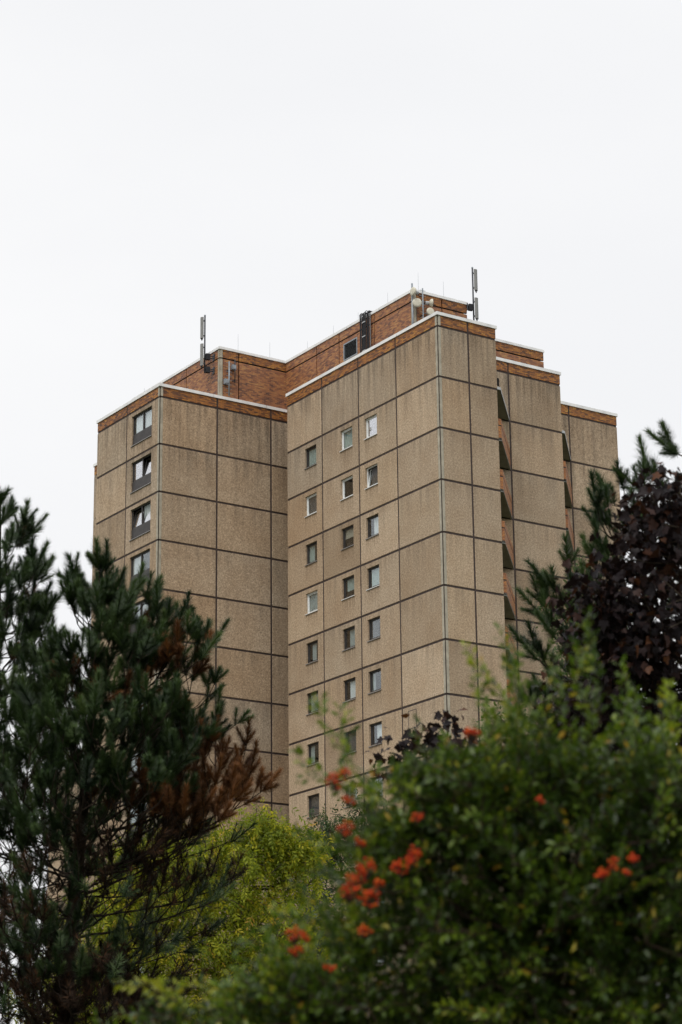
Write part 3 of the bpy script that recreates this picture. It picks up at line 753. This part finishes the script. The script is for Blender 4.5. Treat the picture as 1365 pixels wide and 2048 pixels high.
    for isdead, nm, mt in ((False, 'needles', PINE), (True, 'dead_needles', DEAD)):
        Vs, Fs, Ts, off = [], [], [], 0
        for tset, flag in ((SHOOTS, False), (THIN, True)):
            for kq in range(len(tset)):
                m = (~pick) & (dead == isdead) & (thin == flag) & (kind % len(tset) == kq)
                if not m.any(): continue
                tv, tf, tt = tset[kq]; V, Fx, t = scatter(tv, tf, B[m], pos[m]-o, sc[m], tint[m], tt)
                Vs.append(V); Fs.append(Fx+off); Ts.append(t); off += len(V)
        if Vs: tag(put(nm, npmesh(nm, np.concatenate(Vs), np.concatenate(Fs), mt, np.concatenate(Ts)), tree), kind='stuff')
    shm = {}
    for i in np.where(pick)[0]:
        kq = (int(kind[i]), int(tint[i]*3))
        if kq not in shm:
            tv, tf, tt = SHOOTS[kq[0]]; shm[kq] = npmesh('needle_shoot', tv, tf, PINE, np.clip(.25+.2*kq[1]+tt, 0, 1))
        ob = put('needle_shoot', shm[kq], tree)
        Mx = Matrix([[*B[i][q], pos[i][q]-o[q]] for q in range(3)]+[[0, 0, 0, 1]]) @ Matrix.Scale(float(sc[i]), 4)
        ob.matrix_local = Mx
    return tree
def trunk_pts(base, pts, n=26):
    """smooth polyline from the ground point through pts"""
    q = np.vstack([base, pts]); L = np.r_[0, np.cumsum(np.linalg.norm(np.diff(q, axis=0), axis=1))]
    t = np.linspace(0, L[-1], n); return np.stack([np.interp(t, L, q[:, i]) for i in range(3)], 1)
def ground_under(p): return np.array([p[0], p[1], -.05])
def wtip(u, v, d): return P(u, v, d)

def auto_tips(r, trunk, z0, z1, prof, per, step, avoid=None, dead=0., sparse=None):
    """limb ends in whorls round the trunk; prof(z) is the crown radius"""
    tp = np.array(trunk); res = []; z = z0
    while z < z1:
        cx = np.interp(z, tp[:, 2], tp[:, 0]); cy = np.interp(z, tp[:, 2], tp[:, 1]); a0 = r.random()*6.28
        for k_ in range(per):
            a = a0+k_*2*math.pi/per+r.normal(0, .25); rad = prof(z)*r.uniform(.65, 1.05)
            q = np.array([cx+rad*math.cos(a), cy+rad*math.sin(a), z+r.normal(0, .08)])
            if avoid and avoid(q): continue
            res.append((q, r.random() < dead, bool(sparse and z < sparse)))
        z += step*r.uniform(.85, 1.15)
    return res
rp = np.random.default_rng(21)
def uvd(q):
    d = (q-CAM)@FW; return W_PX/2+F_PX*((q-CAM)@RT)/d, H_PX/2-F_PX*((q-CAM)@UP)/d, d
# left pine in front of the tower
DL = 28.0
tb = ground_under(P(118, 2048, DL)); trL = trunk_pts(tb, [P(135, 1960, DL), P(158, 1720, DL), P(178, 1500, DL), P(196, 1270, DL), P(203, 1138, DL)], 40)
ztop = float(P(203, 1138, DL)[2])
TL = [(205, 1170, 0, 0), (185, 1185, .2, 0), (228, 1190, -.2, 0), (172, 1225, -.5, 0), (216, 1235, .5, 0), (195, 1215, -.4, 0), (250, 1200, -.2, 0), (292, 1205, .1, 0), (335, 1250, -.1, 0), (370, 1262, .3, 0), (430, 1280, .0, 0), (405, 1315, -.5, 0), (150, 1175, .0, 0), (165, 1190, .4, 0), (140, 1205, -.3, 0), (235, 1230, -.9, 0),
      (395, 1345, -.3, 1), (345, 1345, .2, 1), (420, 1400, .2, 0), (410, 1470, -.2, 0), (478, 1445, .0, 0), (440, 1475, .3, 0), (495, 1525, .1, 1), (528, 1580, .0, 1), (470, 1600, -.4, 1), (250, 1395, -.8, 1), (125, 1380, -.6, 1),
      (320, 1420, -1.2, 0), (370, 1520, -1.0, 0), (290, 1300, -1.1, 0), (180, 1300, -1.2, 0), (125, 1340, -.8, 0), (105, 1370, .2, 0), (230, 1450, -1.6, 0), (310, 1560, -1.5, 0), (150, 1480, -1.5, 0), (70, 1420, -.8, 0), (60, 1400, .3, 0),
      (380, 1600, .8, 0), (440, 1640, -.9, 1), (40, 1990, -1.2, 1, 1), (140, 2010, -1.5, 1, 1), (230, 2030, -1.4, 1, 1), (90, 2040, -1.0, 1, 1), (180, 1990, -.6, 1, 1), (290, 2040, -1.2, 1, 1), (20, 2010, .2, 1), (70, 1975, -.7, 0), (130, 2035, -.8, 1), (210, 2000, -1.1, 1), (265, 2030, -.4, 1), (330, 2045, -.8, 1), (160, 1950, -1.3, 0), (30, 1900, -.9, 0), (50, 1760, -.5, 0), (20, 1680, .3, 0), (95, 1840, -1.1, 0), (15, 1830, .4, 0), (70, 1920, .5, 1), (10, 1960, .6, 0), (250, 1960, .3, 1)]
tipsL = [(P(q[0], q[1], DL+q[2]), bool(q[3]), len(q) > 4) for q in TL]
tipsL += [(P(u, v, DL+dd), bool(x), True) for u, v, dd, x in [(455, 1770, .1, 1), (435, 1800, -.7, 0), (420, 1860, .5, 0), (330, 1900, -.8, 0), (300, 1700, -1.2, 1), (380, 1690, 0, 0), (250, 1790, -1.4, 0), (60, 1690, .2, 0), (30, 1780, -.6, 0), (10, 1640, .2, 1), (90, 1590, -1.0, 0), (40, 1850, -.3, 0), (20, 1930, .3, 0), (200, 1930, -1.3, 1), (350, 1960, -.2, 1), (120, 1900, -1.4, 0), (470, 1680, .3, 0)]]
prof = lambda z: np.interp(ztop-z, [0, .4, .9, 1.6, 2.4, 3.2, 5.6], [.1, .45, .8, 1.3, 1.7, 1.9, 2.0])
tipsL += auto_tips(rp, trL, ztop-3.3, ztop-.3, prof, 5, .38, lambda q: uvd(q)[0] > 320+.2*(uvd(q)[1]-1200) or (uvd(q)[0] < 140 and uvd(q)[1] < 1340) or (uvd(q)[0] > 240 and uvd(q)[1] < 1240))
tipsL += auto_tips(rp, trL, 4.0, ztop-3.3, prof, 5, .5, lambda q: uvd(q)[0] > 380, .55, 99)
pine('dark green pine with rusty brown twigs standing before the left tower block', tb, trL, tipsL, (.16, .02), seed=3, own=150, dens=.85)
# far left pine, half out of the picture
DK = 29.5
tb2 = ground_under(P(-30, 2048, DK)); tr2 = trunk_pts(tb2, [P(-15, 1500, DK), P(-4, 1250, DK), P(0, 1010, DK)], 40)
zt2 = float(P(0, 1010, DK)[2])
tips2 = [(P(u, v, DK+dd), False) for u, v, dd in [(8, 1040, 0), (35, 1075, .2), (62, 1065, -.1), (80, 1150, 0), (75, 1215, .3), (45, 1150, -.7), (20, 1200, -.9), (60, 1260, -.6), (88, 1300, .1), (30, 1300, -1), (105, 1345, .5), (85, 1400, .3), (20, 1380, -1.1)]]
tips2 += auto_tips(rp, tr2, zt2-3.2, zt2-.3, lambda z: np.interp(zt2-z, [0, .5, 1.2, 2.2, 6], [.1, .42, .7, 1.2, 1.9]), 6, .36)
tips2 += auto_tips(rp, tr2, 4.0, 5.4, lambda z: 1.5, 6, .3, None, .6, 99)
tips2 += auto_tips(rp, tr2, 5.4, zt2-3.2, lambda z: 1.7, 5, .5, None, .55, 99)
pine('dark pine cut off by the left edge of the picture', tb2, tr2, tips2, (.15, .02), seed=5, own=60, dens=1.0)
# right pine behind the dark red maple
DR = 24.0
tb3 = ground_under(P(1470, 2048, DR)); tr3 = trunk_pts(tb3, [P(1450, 1500, DR), P(1440, 1100, DR), P(1450, 880, DR)], 40)
zt3 = float(P(1450, 880, DR)[2])
tips3 = [(P(u, v, DR+dd), False, False) for u, v, dd in [(1348, 905, 0), (1275, 975, .0), (1225, 1005, .2), (1192, 1050, 0), (1200, 1120, -.2), (1092, 1165, 0), (1078, 1225, .2), (1110, 1275, -.3), (1070, 1315, 0), (1065, 1410, .2), (1130, 1340, -.5), (1250, 1080, .3), (1300, 1040, -.3), (1085, 1470, -.2), (1150, 1440, .3), (1230, 1200, .4), (1180, 1300, .2)]]
tips3 += auto_tips(rp, tr3, 5.0, zt3-.3, lambda z: np.interp(zt3-z, [0, .5, 1.5, 3, 6], [.1, .3, .75, 1.3, 1.6]), 5, .42, lambda q: uvd(q)[0] < 1425 or uvd(q)[1] < 960)
pine('long-needled pine rising behind the dark red maple at the right', tb3, tr3, tips3, (.15, .02), seed=8, own=60, dens=.8, scale=1.0, twg=.95)

# ------------------------------------------------------------------ leaf templates
def leaf_blade(L, w, fold=.25, droop=.15):
    """pointed oval leaf along +y, folded at the midrib: 8 triangles"""
    ys = [0, .28, .62, 1.0]; ws = [.04, .85, .8, 0.0]; V = []
    for y, q in zip(ys, ws):
        zc = -droop*L*y*y
        V += [(-w/2*q, y*L, zc+fold*w/2*q), (0, y*L, zc), (w/2*q, y*L, zc+fold*w/2*q)]
    Fx = []
    for i in range(3):
        a = 3*i; Fx += [(a, a+1, a+4), (a, a+4, a+3), (a+1, a+2, a+5), (a+1, a+5, a+4)]
    return np.array(V), np.array(Fx)
def simple_leaf(L, w, fold=.2, droop=.1):
    V = np.array([(0, 0, 0), (-w/2, .55*L, fold*w/2-droop*L*.3), (0, .5*L, -droop*L*.25), (w/2, .55*L, fold*w/2-droop*L*.3), (0, L, -droop*L)])
    return V, np.array([(0, 2, 1), (0, 3, 2), (1, 2, 4), (2, 3, 4)])
def maple_leaf(S):
    pts = [(0, 0), (.30, -.06), (.46, .12), (.38, .22), (.52, .50), (.30, .48), (.24, .62), (0, 1.0), (-.24, .62), (-.30, .48), (-.52, .50), (-.38, .22), (-.46, .12), (-.30, -.06)]
    V = [(0, .32, -.03*S)]+[(x*S, y*S, S*(.22*abs(x)-.30*y*y+.05*math.sin(7*x+5*y))) for x, y in pts]; V[0] = (0, .32*S, -.02*S)
    n = len(pts); return np.array(V), np.array([(0, 1+i, 1+(i+1) % n) for i in range(n)])

def crown_parts(tree, V, Fx, t, mat, name='foliage'):
    o = np.array(tree.location)
    return tag(put(name, npmesh(name, V-o, Fx, mat, t), tree), kind='stuff')

# ------------------------------------------------------------------ dark red maple
PURP = leafmat('dark_red_maple_leaf', [(0, (.008, .006, .008)), (.45, (.016, .009, .010)), (.7, (.036, .015, .011)), (.88, (.085, .032, .015)), (1, (.12, .05, .018))], .5, .2, .18, 2.0)
def broadleaf(name, label, d, base_uv, ells, leaf, mat, per, spread, bark, trunk_to, tip_r, trunk_r, normal_up=.6, droop=.0, own=0, scale=(.7, 1.15), tintfn=None, seed=1, cat='tree', w=.35, own_name='leaf', group=None, compound=None):
    r = np.random.default_rng(seed); base = ground_under(P(base_uv[0], base_uv[1], d))
    tree = mk_tree(name, label, cat, base, group); sk = Skel(trunk_pts(base, [P(*q) for q in trunk_to], 24), None)
    tg = np.concatenate([ell(*e) for e in ells]); tg = tg[tg[:, 2] > .3]
    ids = sk.grow(tg, w=w, step=.2, jit=.10, up=.6)
    sk.meshes(tip_r, bark, tree, trunk_r=trunk_r, n=5)
    n = len(tg); pos = np.repeat(tg, per, 0); N = len(pos)
    off = unit(r.normal(size=(N, 3)))*(r.random((N, 1))**.5)*spread; pos = pos+off
    dr = unit(unit(off)*.6+r.normal(0, .45, (N, 3))+np.array([0, 0, -droop])); nr = unit(r.normal(0, .55, (N, 3))+np.array([0, 0, normal_up])-FW*.15)
    B = bases(dr, nr); sc = r.uniform(scale[0], scale[1], N)
    tint = tintfn(r, N, pos) if tintfn else np.clip(r.normal(.5, .2, N), 0, 1)
    tv, tf = leaf[:2]; pick = np.zeros(N, bool)
    if own:
        u, v, dd = uvd(pos[0])[0], 0, 0
        dz = (pos-CAM)@FW; uu = W_PX/2+F_PX*((pos-CAM)@RT)/dz; vv = H_PX/2-F_PX*((pos-CAM)@UP)/dz
        pick[np.argsort(dz+50*((uu < 0) | (uu > W_PX) | (vv > 1500)))[:own]] = True
        ms = {}
        for i in np.where(pick)[0]:
            kq = int(tint[i]*5)
            if kq not in ms: ms[kq] = npmesh('leaf', tv, tf, mat, np.full(len(tv), min(1, .1+.2*kq)))
            ob = put(own_name, ms[kq], tree)
            ob.matrix_local = Matrix([[*B[i][q], pos[i][q]-tree.location[q]] for q in range(3)]+[[0, 0, 0, 1]]) @ Matrix.Scale(float(sc[i]), 4)
    m = ~pick
    V, Fx, t = scatter(tv, tf, B[m], pos[m], sc[m], tint[m]); crown_parts(tree, V, Fx, t, mat)
    return tree
broadleaf('maple_tree', 'dark red leaved maple filling the right edge before the pine', 17.0, (1430, 2048),
    [(1345, 1270, 17, 155, 235, .9, 170), (1440, 1250, 17.4, 160, 300, 1.0, 120), (1230, 1290, 17, 95, 120, .5, 90), (1180, 1195, 16.8, 55, 40, .3, 26), (1335, 1020, 17.0, 60, 62, .3, 46), (1270, 1090, 16.9, 50, 50, .3, 26), (1270, 1430, 17.2, 150, 110, .6, 110), (1120, 1430, 17, 55, 30, .3, 22), (880, 1485, 17, 52, 30, .25, 20), (815, 1525, 17, 42, 16, .15, 10), (990, 1530, 17, 90, 55, .4, 44), (1350, 1560, 17.2, 200, 120, .8, 160), (1140, 1560, 17.2, 120, 70, .5, 50)],
    maple_leaf(.074), PURP, 8, .22, MT['bark'], [(1425, 1700, 17.3), (1400, 1400, 17.3), (1390, 1150, 17.3)], .004, (.09, .03), normal_up=.35, droop=.6, own=290, scale=(.55, 1.25), seed=11,
    tintfn=lambda r, N, p: np.clip(r.beta(1.6, 3.0, N)+.05, 0, 1))

# ------------------------------------------------------------------ yellow green ash-leaved tree, and darker trees behind
def compound(L=.20, n=5, ll=.085, lw=.034):
    Vs, Fs, o = [], [], 0
    tv, tf = simple_leaf(ll, lw, .3, .3)
    for i in range(n):
        if i == n-1: a = 0; y = L
        else: a = R(58)*(1 if i % 2 else -1); y = L*(.35+.6*(i//2)/max(1, (n-1)//2))
        ca, sa = math.cos(a), math.sin(a)
        V = tv@np.array([[ca, -sa, 0], [sa, ca, 0], [0, 0, 1]])
        V = V+np.array([0, y, -.35*y*y/L-.0]); V[:, 2] -= .25*np.abs(V[:, 0])
        Vs.append(V); Fs.append(tf+o); o += len(V)
    Vs.append(np.array([(-.002, 0, 0), (.002, 0, 0), (0, L, -.35*L)])); Fs.append(np.array([(o, o+1, o+2)]))
    return np.concatenate(Vs), np.concatenate(Fs)
YG = leafmat('yellow_green_leaf', [(0, (.07, .10, .010)), (.35, (.17, .215, .018)), (.65, (.34, .36, .026)), (.85, (.50, .41, .035)), (1, (.46, .25, .05))], .5, .45, .2, 1.5)
broadleaf('ash_tree', 'yellow green leafy tree in front of the foot of the tower', 42.0, (430, 2400),
    [(470, 1800, 42, 150, 130, 1.4, 230), (400, 1950, 42, 190, 130, 1.7, 300), (560, 1900, 42, 130, 170, 1.4, 230), (525, 1680, 42, 60, 50, .5, 60), (565, 1680, 42, 45, 45, .5, 50), (450, 1680, 42.2, 60, 45, .5, 45), (300, 1840, 42, 110, 130, 1.2, 150), (270, 1730, 42.3, 60, 70, .6, 70), (330, 1700, 42.3, 60, 50, .6, 50), (240, 1820, 42.2, 70, 90, .8, 80), (610, 1720, 42, 40, 60, .5, 45), (380, 1740, 42, 90, 70, .9, 90), (600, 2030, 42, 200, 100, 1.5, 160), (350, 2060, 42, 240, 90, 1.6, 170), (200, 1900, 42.3, 110, 160, 1.2, 150), (130, 2000, 42.3, 110, 100, 1.0, 90), (520, 1650, 42, 25, 40, .3, 20), (565, 1655, 42, 20, 30, .3, 16), (610, 1680, 42, 30, 30, .3, 20)],
    compound(), YG, 7, .24, MT['bark'], [(440, 2100, 42), (470, 1950, 42), (480, 1800, 42)], .006, (.12, .04), normal_up=.8, droop=.9, scale=(.7, 1.2), seed=12,
    tintfn=lambda r, N, p: np.clip(r.beta(2.2, 2.6, N)+.10*(r.random(N) < .12), 0, 1))
DG = leafmat('mid_green_leaf', [(0, (.012, .026, .008)), (.5, (.032, .064, .014)), (1, (.085, .13, .028))], .45, .3, .4)
broadleaf('leafy_tree', 'mid green tree between the yellow green tree and the berry bush', 46.0, (720, 2400),
    [(660, 1680, 46, 50, 60, .6, 80), (740, 1630, 46, 45, 50, .5, 60), (700, 1800, 46, 110, 150, 1.2, 220), (800, 1750, 46, 110, 160, 1.2, 180), (640, 1920, 46, 90, 120, 1, 120)],
    compound(.16, 5, .07, .03), DG, 6, .22, MT['bark'], [(720, 2000, 46), (725, 1800, 46)], .006, (.12, .04), normal_up=.8, droop=.7, scale=(.7, 1.2), seed=13)
broadleaf('leafy_tree', 'small leaved green tree peeping out behind the right pine', 31.0, (1170, 2400),
    [(1160, 1165, 31, 26, 42, .35, 44), (1120, 1230, 31, 40, 40, .4, 40), (1170, 1330, 31, 80, 120, .8, 150), (1080, 1480, 31, 70, 90, .7, 100), (985, 1460, 31, 28, 40, .3, 26), (1200, 1500, 31, 120, 120, 1, 140)],
    simple_leaf(.055, .032, .2, .2), DG, 12, .16, MT['bark'], [(1170, 1800, 31), (1168, 1400, 31)], .004, (.10, .03), normal_up=.6, droop=.2, scale=(.7, 1.2), seed=14,
    tintfn=lambda r, N, p: np.clip(r.normal(.72, .2, N), 0, 1))

# ------------------------------------------------------------------ firethorn bush close to the camera
FT = leafmat('firethorn_leaf', [(0, (.018, .034, .009)), (.3, (.048, .090, .012)), (.6, (.115, .18, .016)), (.86, (.26, .31, .024)), (.95, (.34, .30, .04)), (1, (.5, .27, .03))], .36, .34, .48, 1.6)
DB = 6.4
bb = ground_under(P(1120, 2048, DB)); bush = mk_tree('firethorn_bush', 'blurred green firethorn bush with orange red berries in the right foreground', 'bush', bb)
rb = np.random.default_rng(31)
skb = Skel(trunk_pts(bb, [P(1110, 2048, DB)+np.array([0, 0, -.6]), P(1105, 1950, DB), P(1100, 1800, DB)], 20), None)
tg = np.concatenate([ell(1150, 1820, DB, 290, 230, .38, 290, .45), ell(1270, 1740, DB, 200, 190, .35, 190, .45), ell(1010, 1720, DB, 180, 140, .3, 150, .45), ell(950, 1900, DB, 240, 160, .35, 240, .45),
     ell(1300, 1980, DB, 260, 200, .4, 200, .5), ell(835, 1715, DB, 90, 75, .2, 50, .5), ell(670, 2000, DB-.1, 160, 50, .2, 70, .5), ell(1120, 1570, DB, 110, 50, .2, 40, .5), ell(930, 1600, DB, 110, 55, .2, 60, .5), ell(1330, 1620, DB, 120, 80, .25, 50, .5), ell(600, 2070, DB, 380, 55, .25, 110, .5), ell(760, 1880, DB, 50, 40, .15, 14, .5), ell(1000, 2060, DB, 260, 70, .35, 110, .5), ell(1260, 2060, DB, 220, 90, .4, 130, .5), ell(1330, 1880, DB+.2, 130, 150, .3, 90, .5)])
hol = np.array([P(u, v, DB-.25) for u, v in [(1090, 1620), (1220, 1850), (940, 1790), (1320, 1780), (1130, 1960), (860, 1930), (1010, 1880), (1250, 1620), (1340, 1960), (760, 1960), (1170, 1740), (890, 1680)]]); hr = rb.uniform(.07, .12, len(hol))
tg = tg[~(np.linalg.norm((tg[:, None]-hol[None])*np.array([1, 1, 1]), axis=2) < hr[None]).any(1)]
ids = skb.grow(tg, w=.3, step=.07, jit=.12, up=.5)
LP, LD, LT = [], [], []                                            # leaf positions, directions
def clothe_shoot(pts, n, side=.9, lift=.2, add=0.0):
    q = np.array(pts); seg = np.linalg.norm(np.diff(q, axis=0), axis=1); L = np.r_[0, np.cumsum(seg)]
    t = np.linspace(.1, 1, n)*L[-1]; c = np.stack([np.interp(t, L, q[:, i]) for i in range(3)], 1)
    d = unit(np.gradient(c, axis=0)); sd2 = unit(np.cross(d, rb.normal(size=d.shape)))
    LT.append(np.full(n, rb.beta(1.5, 2.0)*.75+add)); LP.append(c+sd2*.004); LD.append(unit(d*.75+sd2*side+np.array([0, 0, lift])))
outw = unit(tg-P(1130, 1950, DB+.1))
for i, t in enumerate(tg):
    for q in range(2):
        d = unit(outw[i]*.55+rb.normal(0, .55, 3)+np.array([0, 0, .35])); L = rb.uniform(.07, .15)
        e = t+d*L; pts = [t, t+d*L*.5+rb.normal(0, .006, 3), e]; skb.chain(ids[i], pts[1:])
        clothe_shoot(pts, int(L/.0056), .9)
    c = t+rb.normal(0, .04, (5, 3)); LP.append(c); LT.append(np.full(5, rb.random()*.3)); LD.append(unit(rb.normal(size=(5, 3))))
N_IN = sum(len(q) for q in LP)
# long arching shoots that break the outline
OUTL = np.array([(330, 2040), (450, 2020), (560, 1990), (640, 1940), (700, 1820), (760, 1700), (830, 1650), (900, 1610), (1000, 1545), (1100, 1520), (1200, 1510), (1300, 1490), (1365, 1480)])
PATHS = [[(760, 1640), (690, 1590), (640, 1550), (585, 1500)], [(700, 1600), (690, 1520), (684, 1460), (680, 1412)], [(760, 1620), (715, 1540), (650, 1440), (622, 1400)], [(1060, 1500), (1020, 1420), (975, 1350), (930, 1292)], [(1080, 1480), (1050, 1380), (1015, 1310), (997, 1255)],
            [(1130, 1480), (1120, 1400), (1110, 1340), (1104, 1285)], [(1200, 1450), (1195, 1360), (1185, 1290), (1178, 1225)], [(1010, 1500), (985, 1440), (955, 1390), (950, 1330)], [(1080, 1450), (1040, 1400), (1030, 1340), (1035, 1300)], [(700, 1960), (560, 1980), (400, 1975), (235, 1968)], [(700, 1900), (620, 1850), (570, 1830), (540, 1850)], [(800, 1700), (700, 1690), (640, 1690), (590, 1660)],
            [(640, 2000), (480, 2010), (350, 2000), (300, 1975)], [(860, 1600), (790, 1570), (740, 1590), (700, 1560)], [(760, 1780), (680, 1760), (640, 1740), (610, 1745)], [(640, 1900), (560, 1905), (500, 1880), (470, 1900)], [(900, 1560), (870, 1540), (830, 1545), (790, 1590)], [(1180, 1420), (1150, 1350), (1160, 1300), (1150, 1330)]]
for q in range(58):
    x = rb.uniform(350, 1365) if q % 3 else float(rb.choice([690, 780, 905, 1050, 1130, 1290])+rb.normal(0, 22)); y = float(np.interp(x, OUTL[:, 0], OUTL[:, 1])); lx = rb.normal(-20 if x > 800 else -40, 35); ly = rb.uniform(30, 210)**1.0*(1 if x > 650 else .45)
    PATHS.append([(x, y+90), (x+lx*.2, y+40), (x+lx*.55, y-ly*.35), (x+lx, y-ly*.8)])
for pth in PATHS:
    dd = DB+rb.uniform(-.2, .2); den = .0040; pw = [P(u, v, dd+rb.normal(0, .03)) for u, v in pth]
    i0 = int(np.argmin(np.linalg.norm(np.array(skb.p)-pw[0], axis=1))); fine = []
    for a, b in zip(pw[:-1], pw[1:]):
        for f in (0, .5): fine.append(a*(1-f)+b*f)
    fine.append(pw[-1]); skb.chain(i0, fine)
    Ls = sum(np.linalg.norm(b-a) for a, b in zip(fine[:-1], fine[1:])); clothe_shoot(fine, int(Ls/.0052), .9, .1, .2)
    for f in fine[1:-2]:                                   # short side spurs
        d = unit(rb.normal(size=3)+np.array([0, 0, .5])); L = rb.uniform(.03, .07); clothe_shoot([f, f+d*L*.5, f+d*L], int(L/.005), .9, .2, .15)
skb.meshes(.0012, MT['bark_red'], bush, trunk_r=(.03, .018), n=4)
lp = np.concatenate(LP); ld = np.concatenate(LD); N = len(lp)
nr = unit(rb.normal(0, .5, (N, 3))+np.array([0, 0, .8])); B = bases(ld, nr)
tint = np.clip(np.concatenate(LT)+rb.normal(0, .10, N), 0, .9); yl = rb.random(N) < .02; tint[yl] = rb.uniform(.93, 1, yl.sum())
tv, tf = simple_leaf(.030, .0125, .3, .12)
V, Fx, t = scatter(tv, tf, B, lp, rb.uniform(.6, 1.15, N), tint); crown_parts(bush, V, Fx, t, FT)
# berries
def berry_cluster(c, r, n):
    ico = MB(); g1 = (1+5**.5)/2
    iv = np.array([(-1,g1,0),(1,g1,0),(-1,-g1,0),(1,-g1,0),(0,-1,g1),(0,1,g1),(0,-1,-g1),(0,1,-g1),(g1,0,-1),(g1,0,1),(-g1,0,-1),(-g1,0,1)])/math.sqrt(1+g1*g1)
    fi = np.array([(0,11,5),(0,5,1),(0,1,7),(0,7,10),(0,10,11),(1,5,9),(5,11,4),(11,10,2),(10,7,6),(7,1,8),(3,9,4),(3,4,2),(3,2,6),(3,6,8),(3,8,9),(4,9,5),(2,4,11),(6,2,10),(8,6,7),(9,8,1)])
    pos = unit(rb.normal(size=(n, 3)))*(rb.random((n, 1))**.4)*r*np.array([1, 1, .8])
    V, Fq, t = scatter(iv, fi, np.tile(np.eye(3), (n, 1, 1)), pos, rb.uniform(.0040, .0052, n), rb.random(n))
    stv, stf = frustums(np.tile([[0, 0, -r*1.2]], (n, 1)), pos, np.full(n, .0008), np.full(n, .0008), 3)
    o = np.array(bush.location)
    b = put('berry_cluster', npmesh('berry_cluster', V, Fq, MT['berry'], t, True), bush, tuple(c-o))
    put('stalk', npmesh('stalk', stv, stf, MT['bark_red']), b)
for u, v, rr, n, off in [(672, 1562, 20, 26, -.2), (700, 1600, 14, 14, -.1), (690, 1655, 20, 24, -.2), (722, 1685, 14, 14, -.2), (735, 1735, 22, 28, -.25), (700, 1780, 24, 34, -.3), (740, 1795, 24, 36, -.3), (715, 1755, 22, 28, -.25), (800, 1735, 18, 22, -.3), (830, 1705, 17, 20, -.3), (820, 1725, 16, 16, -.3), (755, 1765, 14, 14, -.3), (588, 1868, 20, 26, -.2), (592, 1900, 17, 20, -.2), (612, 1872, 12, 10, -.2), (730, 1860, 16, 16, -.3), (660, 1935, 13, 10, -.3), (690, 1545, 12, 10, -.2), (835, 1635, 14, 14, -.35), (945, 1465, 16, 20, -.25), (1205, 1745, 17, 22, -.42), (1226, 1728, 15, 18, -.42), (1268, 1718, 13, 13, -.42), (1254, 1745, 9, 7, -.42), (1080, 1600, 9, 7, -.4)]:
    berry_cluster(P(u, v, DB+off), rr*(DB+off)/F_PX, n)
